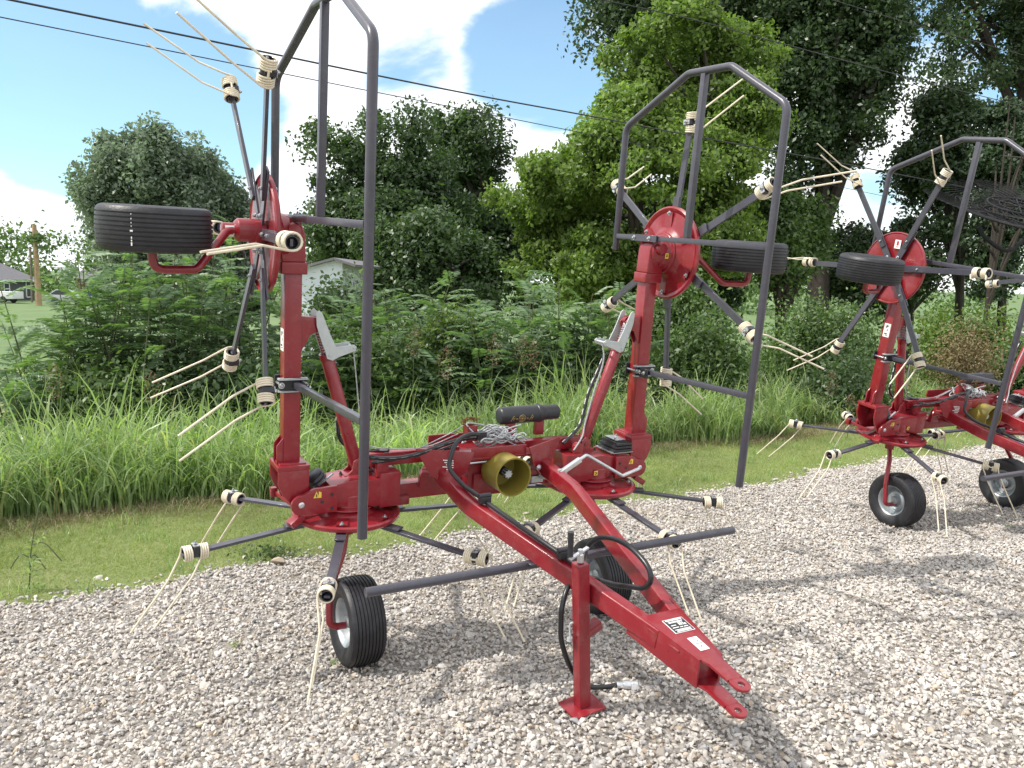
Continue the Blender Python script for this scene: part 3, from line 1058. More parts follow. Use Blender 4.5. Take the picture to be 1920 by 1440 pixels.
# mown verge
n = 330000
s_ = rng.uniform(-3.7, 15.5, n) if False else -3.7 + 19.2 * rng.random(n) ** 1.35
t_ = rng.uniform(4.78, 7.0, n)
e_ = edge_t(s_)
ok = (t_ > e_ + 0.0) | (rng.random(n) < np.exp(-(e_ - t_) / 0.04) * 0.5)
s_, t_, e_ = s_[ok], t_[ok], e_[ok]
n = len(s_)
bx, by = xy(s_, t_)
az = rng.uniform(0, 2 * PI, n)
patch = 0.5 + 0.5 * np.sin(bx * 2.3 + 1.5 * np.sin(by * 1.9)) * np.sin(by * 2.9 + bx)
hh = rng.uniform(0.018, 0.052, n) * (0.75 + 0.7 * patch) * (0.55 + 0.45 * sstep(0, 0.35, t_ - e_)) * (1 + 0.9 * sstep(6.1, 6.8, t_))
rc = hh * rng.uniform(0.2, 1.1, n)
tag(blades('verge_grass', bx, by, hh, np.stack([np.cos(az) * rc, np.sin(az) * rc], -1), rng.uniform(0.0035, 0.0075, n), 1, 'lawn'),
    'short mown grass of the verge between gravel and ditch', 'grass', kind='stuff')
# longer tufts in the verge
n = 9000
cx_ = rng.uniform(-3.6, 14, 260)
ct_ = rng.uniform(5.0, 6.7, 260)
ix = rng.integers(0, 260, n)
s_, t_ = cx_[ix] + rng.normal(0, 0.05, n), ct_[ix] + rng.normal(0, 0.05, n)
bx, by = xy(s_, t_)
az = rng.uniform(0, 2 * PI, n)
hh = rng.uniform(0.05, 0.15, n)
rc = hh * rng.uniform(0.2, 0.8, n)
tag(blades('grass_tufts', bx, by, hh, np.stack([np.cos(az) * rc, np.sin(az) * rc], -1), rng.uniform(0.004, 0.007, n), 3, 'reed'),
    'scattered longer grass tufts in the mown verge', 'grass', kind='stuff')

# straw patches lying on the verge and bits of straw on the gravel
P_ = []
for (u_, v_, sp_, cnt) in ((430, 965, 0.16, 900), (455, 940, 0.12, 500), (1250, 975, 0.20, 700), (1180, 960, 0.12, 400), (640, 1060, 0.15, 300)):
    d = F + Rt * ((u_ - 960) / 1549.742) - U * ((v_ - 720) / 1549.742)
    k = -CAM_H / d.z
    P_.append(np.stack([d.x * k + rng.normal(0, sp_ * 1.7, cnt), d.y * k + rng.normal(0, sp_, cnt)], -1))
gp_ = np.stack([rng.uniform(-3, 8, 1700), rng.uniform(2.0, 9.5, 1700)], -1)
gs, gt_ = st(gp_[:, 0], gp_[:, 1])
P_.append(gp_[gt_ < 4.9])
P_ = np.concatenate(P_)
n = len(P_)
az = rng.uniform(0, 2 * PI, n)
rc = rng.uniform(0.03, 0.10, n)
tag(blades('straw', P_[:, 0], P_[:, 1], rng.uniform(0.002, 0.02, n), np.stack([np.cos(az) * rc, np.sin(az) * rc], -1), np.full(n, 0.003), 2, 'thatch',
           bz=H(P_[:, 0], P_[:, 1]) + 0.022, bend=0.2), 'loose straw lying on the verge and the gravel', 'straw', kind='stuff')

# weeds sprouting in the gravel
for (u_, v_, lb) in ((437, 1217, 'tiny green weed in the gravel left of the left ground wheel'), (626, 1252, 'tiny weed sprig just in front of the left ground wheel'), (1888, 1000, 'tiny weed sprig near the right edge of the gravel')):
    d = F + Rt * ((u_ - 960) / 1549.742) - U * ((v_ - 720) / 1549.742)
    k = -CAM_H / d.z
    x0, y0 = d.x * k, d.y * k
    nn = 26
    az = rng.uniform(0, 2 * PI, nn)
    hh = rng.uniform(0.012, 0.035, nn)
    o = blades('weed_sprig', x0 + rng.normal(0, 0.012, nn), y0 + rng.normal(0, 0.012, nn), hh, np.stack([np.cos(az) * hh * 0.7, np.sin(az) * hh * 0.7], -1), np.full(nn, 0.006), 2, 'reed')
    o.data.transform(Matrix.Translation((-x0, -y0, 0)))
    o.location = (x0, y0, 0.02)
    tag(o, lb, 'weed', 'weed sprigs in the gravel')

# tall single weeds with seed heads


def panicle(label, u, vt, y, tz_off=0, name='seeding_grass', purple=True):
    b0 = px(u, 800, y)
    gz = float(H(np.array(b0[0]), np.array(y)))
    root = empty(name, (b0[0], y, gz), 0, label, 'grass stalk', 'seeding grass stalks')
    h = px(u, vt, y)[2] - gz
    mb = MB()
    lx = rng.normal(0, 0.10)
    path = spline([(0, 0, 0), (lx * 0.3, 0, h * 0.5), (lx, 0, h * 0.98)], 6)
    mb.tube(path, [0.005 * (1 - 0.7 * i / (len(path) - 1)) for i in range(len(path))], 5)
    mb.build('stalk', ['stem'], root)
    nn = 170
    f = rng.random(nn)
    an = rng.uniform(0, 2 * PI, nn)
    rr = 0.11 * np.sin(np.clip(f, 0, 1) * PI * 0.9 + 0.25) * rng.uniform(0.3, 1, nn)
    pos = np.stack([lx + np.cos(an) * rr, np.sin(an) * rr, h * 0.98 - 0.34 * (1 - f) + 0.06], -1)
    leaves('seed_head', pos, rand_unit(nn), 0.024, 'panicle', root, aspect=0.3)
    return root


for a_ in (('grass stalk with open brown seed head left of the round bright bush', 772, 612, 8.6), ('seeding grass stalk right of the round bright bush', 915, 630, 8.8),
           ('seeding grass stalk behind the black document tube', 962, 632, 9.0), ('seeding grass stalk left of the right lift cylinder', 1012, 640, 9.0),
           ('seeding grass stalk among the grass below the left barn gap', 845, 655, 8.4), ('seeding grass stalk at left under the feathery shrubs', 262, 700, 7.6),
           ('thin seeding grass stalk further left under the feathery shrubs', 130, 690, 7.8), ('seeding grass stalk seen right of the right guard hoop', 1590, 745, 9.8),
           ('short seeding grass stalk behind the second ground rotor', 1700, 690, 11.0), ('seeding grass stalk left of the second mast', 1545, 700, 10.4)):
    panicle(*a_)

# stray weed at the left on the verge
d = F + Rt * ((55 - 960) / 1549.742) - U * ((1105 - 720) / 1549.742)
k = -CAM_H / d.z
x0, y0 = d.x * k, d.y * k
root = empty('tall_weed', (x0, y0, 0), 0, 'lone tall weed with arching stems at the left edge of the verge', 'weed')
mb = MB()
for (a_, b_, c_) in (((0, 0, 0), (0.02, 0, 0.22), (0.06, 0.02, 0.46)), ((0, 0, 0.02), (0.03, 0, 0.2), (0.10, 0, 0.12)), ((0.03, 0, 0.26), (0.10, 0.0, 0.27), (0.19, 0, 0.17)), ((0.02, 0, .18), (-0.04, 0, 0.2), (-0.10, 0, 0.12))):
    mb.tube(spline([a_, b_, c_], 6), 0.0035, 5)
mb.build('stem', ['stem'], root)
nn = 60
pp = np.stack([rng.normal(0.03, 0.03, nn), rng.normal(0, 0.03, nn), rng.uniform(0, 0.3, nn)], -1)
leaves('foliage', pp, rand_unit(nn), 0.05, 'reed', root, aspect=0.25)
d = F + Rt * ((508 - 960) / 1549.742) - U * ((1045 - 720) / 1549.742)
k = -CAM_H / d.z
x1, y1 = d.x * k, d.y * k
root = empty('broadleaf_weed', (x1, y1, 0), 0, 'dark leafy weed on the verge beside a pale stone', 'weed')
nn = 260
pp = np.stack([rng.normal(0, 0.10, nn), rng.normal(0, 0.05, nn), np.abs(rng.normal(0.03, 0.03, nn))], -1)
leaves('foliage', pp, rand_unit(nn), 0.028, 'leaf_dark', root, aspect=0.5)
mb = MB()
for k in range(7):
    mb.tube(spline([(0, 0, 0), (rng.normal(0, .05), 0, .04), (rng.normal(0, .13), rng.normal(0, .05), .06)], 4), 0.002, 4)
mb.build('stem', ['stem'], root)
# pale stone on the verge
mb = MB()
bm = bmesh.new()
r_ = random.Random(5)
for _ in range(18):
    p_ = Vector((r_.gauss(0, 1), r_.gauss(0, 1), r_.gauss(0, 1))).normalized()
    bm.verts.new((p_.x * 0.052, p_.y * 0.035, p_.z * 0.022))
bmesh.ops.convex_hull(bm, input=bm.verts[:])
me = bpy.data.meshes.new('pale_stone')
bm.to_mesh(me)
bm.free()
me.materials.append(M['stone'])
o = bpy.data.objects.new('pale_stone', me)
COL.objects.link(o)
d = F + Rt * ((521 - 960) / 1549.742) - U * ((1054 - 720) / 1549.742)
k = -(CAM_H - 0.02) / d.z
o.location = (d.x * k, d.y * k, 0.03)
tag(o, 'single pale stone lying on the mown verge', 'stone')

# ------------------------------------------------------------------ far buildings, vehicles, pole
M['siding'] = paint('dark_siding', (0.085, 0.085, 0.098), 0.7, var=0.05)
M['shingle'] = paint('roof_shingle', (0.17, 0.165, 0.18), 0.85, var=0.12, scale=3)
M['trim'] = paint('white_trim', (0.72, 0.72, 0.72), 0.5, var=0.03)
M['glass'] = paint('window_glass', (0.05, 0.06, 0.075), 0.08, var=0.1)
M['whitebody'] = paint('white_body', (0.72, 0.73, 0.74), 0.3, var=0.04)
M['silverbody'] = paint('silver_body', (0.42, 0.43, 0.45), 0.25, metal=0.4, var=0.04)
M['bluebody'] = paint('blue_body', (0.02, 0.05, 0.16), 0.25, var=0.04)
M['metalwall'] = paint('pale_metal_wall', (0.58, 0.63, 0.70), 0.5, var=0.04)
M['brick'] = paint('brown_fence', (0.26, 0.16, 0.10), 0.85, var=0.15)

YH = 84.0
pl = px(-190, 565, YH)
pr = px(64, 565, YH)
zg = float(H(np.array(pr[0]), np.array(YH)))
house = empty('house', (-52.0 - (pr[0] - pl[0]) / 2, YH + 3, zg), 0, 'single storey dark grey house with hipped shingle roof across the field', 'house')
hw = (pr[0] - pl[0]) / 2
eave = px(60, 526, YH)[2] - zg
ridge = px(5, 487, YH)[2] - zg + 0.3
mb = MB()
mb.box((0, 0, eave / 2), (2 * hw, 6, eave))
mb.build('wall', ['siding'], house)
mb = MB()
ev = 0.45
z0 = eave
v_ = [(-hw - ev, -3 - ev, z0), (hw + ev, -3 - ev, z0), (hw + ev, 3 + ev, z0), (-hw - ev, 3 + ev, z0), (-hw + 3.2, 0, ridge), (hw - 3.2, 0, ridge)]
mb.add(v_, [(0, 1, 5, 4), (1, 2, 5), (2, 3, 4, 5), (3, 0, 4), (0, 3, 2, 1)])
mb.build('roof', ['shingle'], house)
mb = MB()
for sx in (-1, 1):
    mb.box((0, sx * (3 + ev - 0.02), z0 - 0.1), (2 * hw + 2 * ev, 0.06, 0.2))
    mb.box((sx * (hw + ev - 0.02), 0, z0 - 0.1), (0.06, 6 + 2 * ev, 0.2))
mb.build('fascia', ['trim'], house)
for yw in (-1.95, 1.9):
    mb = MB()
    for d_ in (-0.45, 0.45):
        mb.box((hw + 0.03, yw + d_, 1.25), (0.10, 0.10, 1.9))
    for dz_ in (0.33, 1.25, 2.17):
        mb.box((hw + 0.03, yw, dz_), (0.11, 1.0, 0.10))
    wf = mb.build('window', ['trim'], house)
    mb = MB()
    mb.box((hw + 0.01, yw, 1.25), (0.04, 0.86, 1.8))
    mb.build('pane', ['glass'], wf)


def wheel_at(mb, x, y, z, r, w, m=0):
    mb.lathe([(r * 0.6, -w / 2), (r * 0.95, -w / 2), (r, -w / 3), (r, w / 3), (r * 0.95, w / 2), (r * 0.6, w / 2)], (x, y, z), (0, 1, 0), 16, m)


# white utility trailer by the house
pt = px(22, 565, YH - 4)
zt = float(H(np.array(pt[0]), np.array(YH - 4)))
tr = empty('utility_truck', (pt[0] - 1.2, YH - 4, zt), 0, 'white service truck with boxy utility bed parked beside the grey house', 'truck')
mb = MB()
mb.box((0.6, 0, 0.72), (2.5, 1.8, 0.62))
mb.box((0.6, 0, 1.06), (2.5, 1.8, 0.06))
mb.build('utility_bed', ['whitebody'], tr, bevel=0.04)
mb = MB()
mb.prism([(-2.9, 0.4), (-0.75, 0.4), (-0.75, 1.75), (-1.6, 1.8), (-2.05, 1.2), (-2.9, 1.05)], (0, 0, 0), (1, 0, 0), (0, 0, 1), 1.75)
mb.build('cab', ['whitebody'], tr, bevel=0.05)
for wx_, wy_ in ((0.9, -0.8), (0.9, 0.8), (-2.1, -0.8), (-2.1, 0.8)):
    mb = MB()
    wheel_at(mb, wx_, wy_, 0.34, 0.34, 0.22)
    mb.build('wheel', ['rubber'], tr)


def far_car(name, label, u, y, mat, L=4.3):
    p_ = px(u, 560, y)
    z_ = float(H(np.array(p_[0]), np.array(y)))
    r0 = empty(name, (p_[0], y, z_), 0, label, 'car')
    mb = MB()
    h = L / 2
    mb.prism([(-h, 0.3), (h, 0.3), (h, 0.8), (h - 0.9, 0.92), (h - 1.6, 1.42), (-h + 1.0, 1.45), (-h + 0.3, 0.95), (-h, 0.85)], (0, 0, 0), (1, 0, 0), (0, 0, 1), 1.7)
    mb.build('body', [mat], r0, bevel=0.06)
    mb = MB()
    mb.prism([(h - 1.05, 0.93), (h - 1.62, 1.36), (-h + 1.08, 1.38), (-h + 0.45, 0.97)], (0, 0, 0), (1, 0, 0), (0, 0, 1), 1.72)
    mb.build('windows', ['glass'], r0)
    for xx in (-h + 0.85, h - 0.85):
        for yy in (-0.78, 0.78):
            mb = MB()
            wheel_at(mb, xx, yy, 0.32, 0.32, 0.2)
            mb.build('wheel', ['rubber'], r0)
    return r0


far_car('parked_car', 'silver car parked behind the wooden pole at the house', 132, 80, 'silverbody', L=3.9)
far_car('parked_car', 'dark blue car far behind the feathery shrubs', 192, 92, 'bluebody')
# distant second house (only a roof and wall between the shrubs)
p_ = px(170, 545, 110)
zb = float(H(np.array(p_[0]), np.array(110.0)))
h2 = empty('far_house', (p_[0], 112, zb), 0, 'small distant house with grey roof seen between the feathery shrubs', 'house')
mb = MB()
mb.box((0, 0, 1.1), (3.2, 5, 2.2))
mb.build('wall', ['brick'], h2)
mb = MB()
mb.prism([(-3.0, 2.2), (3.0, 2.2), (0, 3.5)], (0, 0, 0), (0, 1, 0), (0, 0, 1), 3.8)
mb.build('roof', ['shingle'], h2)

# pale metal barn behind the left mast
YB = 17.5
bl, brr = px(560, 560, YB), px(642, 560, YB)
zb = float(H(np.array(bl[0]), np.array(YB)))
barn = empty('barn', ((bl[0] + brr[0]) / 2, YB + 1.5, zb), 0, 'pale blue-white metal barn gable between the left mast and guard tube', 'barn')
bw = (brr[0] - bl[0]) / 2
apex = px(628, 488, YB)[2] - zb
low = px(572, 507, YB)[2] - zb
ax_ = px(628, 488, YB)[0] - (bl[0] + brr[0]) / 2
mb = MB()
slope = (apex - low) / (ax_ + bw)
rlow = apex - slope * (bw * 1.0 - ax_)
mb.prism([(-bw, 0), (bw * 1.0, 0), (bw * 1.0, rlow), (ax_, apex), (-bw, low)], (0, 0, 0), (1, 0, 0), (0, 0, 1), 3)
mb.build('wall', ['metalwall'], barn)
mb = MB()
mb.beam((-bw - 0.3, 0, low - slope * 0.3 + 0.03), (ax_, 0, apex + 0.03), 3.3, 0.05, (0, 0, 1))
mb.beam((ax_, 0, apex + 0.03), (bw * 1.0 + .3, 0, rlow - slope * 0.3 + 0.03), 3.3, 0.05, (0, 0, 1))
mb.build('roof', ['shingle'], barn)

# utility pole and power lines
pp = px(73, 571, 76)
zp = float(H(np.array(pp[0]), np.array(76.0)))
pt_ = px(64, 421, 76)
pole = empty('utility_pole', (pp[0], 76, zp), 0, 'wooden utility pole at the field edge beside the grey house', 'utility pole')
mb = MB()
mb.tube([(0, 0, 0), ((pt_[0] - pp[0]) * .5, 0, (pt_[2] - zp) / 2), (pt_[0] - pp[0], 0, pt_[2] - zp)], [0.27, 0.23, 0.19], 10)
mb.build('post', ['wood'], pole)
mb = MB()
mb.beam((pt_[0] - pp[0] - 0.35, -0.2, pt_[2] - zp - 2.0), (-0.5, -0.2, 0.3), 0.14, 0.14, (0, 1, 0))
mb.build('conduit', ['bark_light'], pole)
nn = 420
f = rng.random(nn)
pos = np.stack([pt_[0] - pp[0] + rng.normal(0, 0.5, nn) + (f < 0.5) * rng.uniform(0, 3.4, nn), rng.normal(0, 0.4, nn), pt_[2] - zp - 0.3 - f * 1.2 - (f < 0.5) * 1.6 * rng.random(nn)], -1)
leaves('vine', pos, rand_unit(nn), 0.4, 'leaf_mid', pole)

WIRES = {
    'thicker power line crossing the photo from the upper left corner': [(-6.62, 8.64, 4.71), (-5.6, 9.51, 4.71), (-3.9, 10.96, 4.71), (-2.13, 12.5, 4.71), (-0.62, 13.74, 4.71), (1.51, 15.33, 4.71), (3.48, 16.89, 4.71), (6.82, 19.39, 4.71), (10.11, 21.98, 4.71), (14.05, 25.08, 4.71)],
    'thin power line running just below the thicker one': [(-6.77, 9.53, 4.71), (-6.11, 10.14, 4.71), (-5.0, 11.15, 4.71), (-3.65, 12.39, 4.71), (-2.32, 13.61, 4.71), (-0.95, 14.82, 4.71), (2.08, 17.59, 4.71), (6.45, 21.79, 4.71), (11.69, 26.83, 4.71)],
    'power line crossing high in front of the dark oaks': [(0.37, 12.93, 6.12), (1.26, 13.42, 6.12), (2.75, 14.22, 6.12), (4.39, 15.3, 6.12), (7.96, 17.67, 6.12), (11.47, 19.87, 6.12), (15.68, 22.51, 6.12)],
    'thin faint power line in the upper right corner': [(3.76, 12.59, 6.12), (4.71, 13.17, 6.12), (6.3, 14.15, 6.12), (8.97, 15.7, 6.12), (12.18, 17.56, 6.12)],
}
for i_, (lb, pts) in enumerate(WIRES.items()):
    mb = MB()
    P0 = V3(pts[0])
    mb.tube(spline([V3(p_) - P0 for p_ in pts], 6), (0.0125, 0.0075, 0.0085, 0.0055)[i_], 6)
    o = mb.build('power_line', ['wire'])
    o.location = P0
    tag(o, lb, 'power line', 'overhead power lines')

# ------------------------------------------------------------------ hay tedder
RW = 0.205
TILT1, TILT2 = rad(4.6016), rad(9.0174)


def tiltm(a):
    return Matrix.Translation((0, 0, RW)) @ Matrix.Rotation(a, 4, 'X') @ Matrix.Translation((0, 0, -RW))


REC = []      # (object, parent, tilted, local matrix, tag)
I4 = Matrix.Identity(4)
ted = empty('hay_tedder', (-0.1999, 4.1965, 0), rad(29.3363),
            'red four rotor hay tedder in the foreground with outer rotors folded up', 'hay tedder', 'hay tedders parked on the gravel')


def reg(o, parent, tilted=True, mtx=I4, tg=None):
    o.parent = parent
    o.matrix_basis = (tiltm(TILT1) @ mtx) if tilted else mtx
    REC.append((o, parent, tilted, mtx, tg))
    return o


def P(name, mb, mats, parent=ted, tilted=True, mtx=I4, tg=None, **kw):
    return reg(mb.build(name, mats, **kw), parent, tilted, mtx, tg)


def SP(name, mb, mats, parent, mtx=I4, **kw):
    return P(name, mb, mats, parent, False, mtx, **kw)


def lab(o, s):
    o['label'] = s
    return o


# --- rotor pieces, local frame: z towards the gearbox, arms on the underside
def dish_mb():
    mb = MB()
    mb.lathe([(0.02, 0.040), (0.085, 0.040), (0.112, 0.034), (0.128, 0.016), (0.150, 0.010), (0.218, 0.000), (0.228, 0.006), (0.240, 0.010), (0.2495, 0.004), (0.2495, -0.010),
              (0.243, -0.016), (0.236, -0.010), (0.216, -0.012), (0.15, -0.004), (0.12, 0.0), (0.02, 0.0)], (0, 0, 0), (0, 0, 1), 56, 0, closed=True)
    for k in range(6):
        a = k * PI / 3
        e = np.array([math.cos(a), math.sin(a), 0])
        tg = np.array([-math.sin(a), math.cos(a), 0])
        mb.box(e * 0.172 + np.array([0, 0, 0.008]), (0.088, 0.050, 0.012), 0, (e, tg, (0, 0, 1)))
    # hub underneath
    mb.lathe([(0.055, -0.002), (0.055, -0.045), (0.045, -0.050), (0.045, -0.070)], (0, 0, 0), (0, 0, 1), 24, 0)
    return mb


def arm_mb():
    mb = MB()
    # inner plate and outer bar (m0 grey), bracket (m1 black), bolts (m2 zinc)
    mb.beam((0.050, 0, -0.020), (0.300, 0, -0.026), 0.046, 0.009, (0, 0, 1), 0)
    mb.beam((0.165, 0, -0.0305), (0.655, 0, -0.070), 0.038, 0.013, (0, 0, 1), 0)
    for x_ in (0.085, 0.212):
        mb.bolt((x_, 0, 0.013), (0, 0, 1), 0.0085, 0.007, 2)
        mb.bolt((x_, 0, -0.030 - (0.007 if x_ > .1 else 0)), (0, 0, -1), 0.0085, 0.008, 2)
    # bent end of the bar runs through both coils; clamp block and bolt between them
    mb.beam((0.640, 0, -0.0745), (0.742, 0, -0.0790), 0.024, 0.010, (0, 0, 1), 0)
    mb.lathe([(0.0235, -0.050), (0.0235, 0.050), (0.020, 0.050), (0.020, -0.050)], (0.690, 0, -0.075), (1, 0, -0.04), 18, 1, closed=True)
    mb.box((0.690, 0, -0.066), (0.022, 0.050, 0.046), 1)
    mb.box((0.690, 0, -0.041), (0.026, 0.046, 0.004), 2)
    mb.bolt((0.690, 0, -0.039), (0, 0, 1), 0.0075, 0.008, 2)
    return mb


def tine_mb(hand):
    mb = MB()
    c = np.array([0.690, 0, -0.075])
    R_ = 0.0300
    w_ = 0.0045
    turns = 4.0
    nseg = 64
    for sg in (-1, 1):
        pts = []
        for i_ in range(nseg + 1):
            f_ = i_ / nseg
            th = 2 * PI * turns * (1 - f_) + (0.35 if f_ == 0 else 0)
            xx = sg * (0.0135 + 0.0092 * turns * f_)
            pts.append(c + np.array([xx, hand * R_ * math.cos(th), R_ * math.sin(th)]))
        xe = sg * (0.0135 + 0.0092 * turns)
        k1 = c + np.array([xe + 0.062, hand * 0.012, -0.118])
        tip = c + np.array([xe * 0.95 + 0.208, hand * 0.034, -0.322])
        leg = fillet([pts[-1], pts[-1] + np.array([0.004, 0, -0.018]), k1, tip], 0.06, 6)
        mb.tube(pts + leg[1:], w_, 8)
    a0 = c + np.array([-0.0135, hand * R_, 0.0])
    a1 = c + np.array([0.0135, hand * R_, 0.0])
    mb.tube([a0, (a0 + a1) / 2, a1], w_, 8)
    return mb


protos = {}


def rotor(cx, cy, cz, frame, phase, hand, tg):
    """frame: 3x3 columns = local axes in machine frame"""
    fm = Matrix((Vector(frame[0]), Vector(frame[1]), Vector(frame[2]))).transposed().to_4x4()
    mtx0 = Matrix.Translation((cx, cy, cz)) @ fm
    mtx = mtx0 @ Matrix.Rotation(rad(phase), 4, 'Z')
    if 'dish' not in protos:
        protos['dish'] = dish_mb().build('rotor', ['red'], bevel=0.0)
        protos['arm'] = arm_mb().build('tine_arm', ['grey', 'black', 'zinc'], bevel=0.0015, seg=1)
        protos[1] = tine_mb(1).build('spring_tine', ['cream'], ang=60)
        protos[-1] = tine_mb(-1).build('spring_tine', ['cream'], ang=60)

    def inst(k):
        o = protos[k]
        if o.parent is not None:
            o = o.copy()
            COL.objects.link(o)
        return o
    d = reg(inst('dish'), ted, True, mtx, (tg, mtx0))
    for k in range(6):
        reg(inst('arm'), d, False, Matrix.Rotation(k * PI / 3, 4, 'Z'))
        # tiny differences so the springs do not look stamped
        jj = Matrix.Rotation(k * PI / 3 + rnd.uniform(-0.012, 0.012), 4, 'Z')
        piv = Matrix.Translation((0.69, 0, -0.075)) @ Matrix.Rotation(rnd.uniform(-0.05, 0.05), 4, 'Y') @ Matrix.Rotation(rnd.uniform(-.03, .03), 4, 'X') @ Matrix.Translation((-0.69, 0, 0.075))
        reg(inst(hand), d, False, jj @ piv)
    return d


A_, DZ, DY = 0.693, 0.700, -0.040
VX, VY, VZ = 1.077, -0.0455, 1.968
rLg = rotor(-A_, DY, DZ, ((1, 0, 0), (0, 1, 0), (0, 0, 1)), 126.5, -1, 'Lg')
rRg = rotor(A_, DY, DZ, ((1, 0, 0), (0, 1, 0), (0, 0, 1)), -149, 1, 'Rg')
rLv = rotor(-VX, VY, VZ, ((0, 1, 0), (0, 0, 1), (1, 0, 0)), 60, 1, 'Lv')
rRv = rotor(VX, VY, VZ, ((0, 1, 0), (0, 0, -1), (-1, 0, 0)), 30, -1, 'Rv')
lab(rLg, 'left ground level rotor dish')
lab(rRg, 'right ground level rotor dish')
lab(rLv, 'left rotor folded upright')
lab(rRv, 'right rotor folded upright')


# --- wheels
def tyre_mb():
    mb = MB()
    pr_ = [(0.108, -0.056), (0.118, -0.066), (0.150, -0.081), (0.178, -0.083), (0.192, -0.078), (0.200, -0.068)]
    for g_ in (-0.056, -0.040, -0.024, -0.008, 0.008, 0.024, 0.040, 0.056):
        cr_ = 0.2052 - 0.9 * g_ * g_
        pr_ += [(cr_, g_ - 0.0026), (cr_ - 0.0050, g_ - 0.0016), (cr_ - 0.0050, g_ + 0.0016), (cr_, g_ + 0.0026)]
    pr_ += [(0.200, 0.068), (0.192, 0.078), (0.178, 0.083), (0.150, 0.081), (0.118, 0.066), (0.108, 0.056)]
    mb.lathe(pr_, (0, 0, 0), (0, 0, 1), 64, 0, closed=True)
    return mb


def rim_mb():
    mb = MB()
    mb.lathe([(0.030, 0.012), (0.055, 0.020), (0.070, 0.012), (0.082, -0.006), (0.096, 0.010), (0.099, 0.045), (0.108, 0.060), (0.1135, 0.064), (0.1135, 0.058), (0.105, 0.050), (0.103, 0.0),
              (0.105, -0.050), (0.1135, -0.058), (0.1135, -0.064), (0.108, -0.060), (0.099, -0.045), (0.094, -0.012), (0.080, -0.020), (0.065, 0.002), (0.030, 0.002)], (0, 0, 0), (0, 0, 1), 40, 0, closed=True)
    mb.lathe([(0.026, -0.034), (0.032, -0.03), (0.032, 0.044), (0.026, 0.052)], (0, 0, 0), (0, 0, 1), 24, 0)
    return mb


tyre_p, rim_p = tyre_mb().build('tyre', ['rubber'], ang=30), rim_mb().build('wheel', ['rim'])


def wheel(mtx, tilted, first=False):
    a = rim_p if first else rim_p.copy()
    b_ = tyre_p if first else tyre_p.copy()
    if not first:
        COL.objects.link(a)
        COL.objects.link(b_)
    reg(a, ted, tilted, mtx)
    reg(b_, a, False, I4)
    return a


WY = -0.21
for s in (-1, 1):
    # rim's open face turned outward
    rot = Matrix.Rotation(rad(90) * s, 4, 'Y')
    wheel(Matrix.Translation((s * 0.689, WY, RW)) @ rot, False, first=(s == -1))
    wheel(Matrix.Translation((s * 1.520, -0.208, 1.975)) @ (Matrix.Rotation(0, 4, 'Y')), True)
    # legs
    mb = MB()
    path = fillet([(s * 0.690, -0.045, 0.665), (s * 0.70, -0.06, 0.60), (s * 0.725, -0.10, 0.52), (s * 0.808, -0.17, 0.37), (s * 0.815, -0.205, 0.225), (s * 0.785, WY, RW + 0.004), (s * 0.66, WY, RW)], 0.05, 5)
    mb.tube(path, 0.0165, 14)
    mb.lathe([(0.032, 0), (0.032, 0.07)], (s * 0.692, -0.05, 0.595), (0, 0, 1), 18)
    P('wheel_leg', mb, ['red'])
    mb = MB()
    path = fillet([(s * 1.10, -0.05, 1.982), (s * 1.232, -0.072, 1.978), (s * 1.355, -0.17, 1.838), (s * 1.375, -0.18, 1.822), (s * 1.53, -0.21, 1.822), (s * 1.535, -0.208, 1.985)], 0.045, 6)
    mb.tube(path, 0.0165, 14)
    mb.lathe([(0.048, 0), (0.048, 0.105), (0.036, 0.118), (0.028, 0.12), (0.028, 0.165), (0.020, 0.170)], (s * 1.085, -0.05, 1.980), (s, 0, 0), 22)
    lg = P('wheel_leg', mb, ['red'])
    mb = MB()
    for k in range(7):
        a = -1.2 + k * 0.28
        ca = np.array([0, -math.cos(a), math.sin(a)])
        mb.box(np.array([s * 1.226, -0.052, 1.980]) + ca * 0.0287, (0.036, 0.0082, 0.0012), 0, ((1, 0, 0), np.cross(ca, (1, 0, 0)), ca))
        if k in (2, 3, 4):
            mb.box(np.array([s * 1.226, -0.052, 1.980]) + ca * 0.0294, (0.030 - 0.006 * (k % 2), 0.005, 0.0012), 1, ((1, 0, 0), np.cross(ca, (1, 0, 0)), ca))
    SP('decal', mb, ['sticker', 'redink'], lg)


def sticker(mb, o, u, v_, w, h, marks=(), base=0, ink=1):
    u, v_ = unit(u), unit(v_)
    nn_ = np.cross(u, v_)
    o = V3(o)
    mb.box(o, (w, h, 0.0012), base, (u, v_, nn_))
    for (a_, b_, mw, mh) in marks:
        mb.box(o + u * a_ * w + v_ * b_ * h + nn_ * 0.0011, (mw * w, mh * h, 0.0006), ink, (u, v_, nn_))


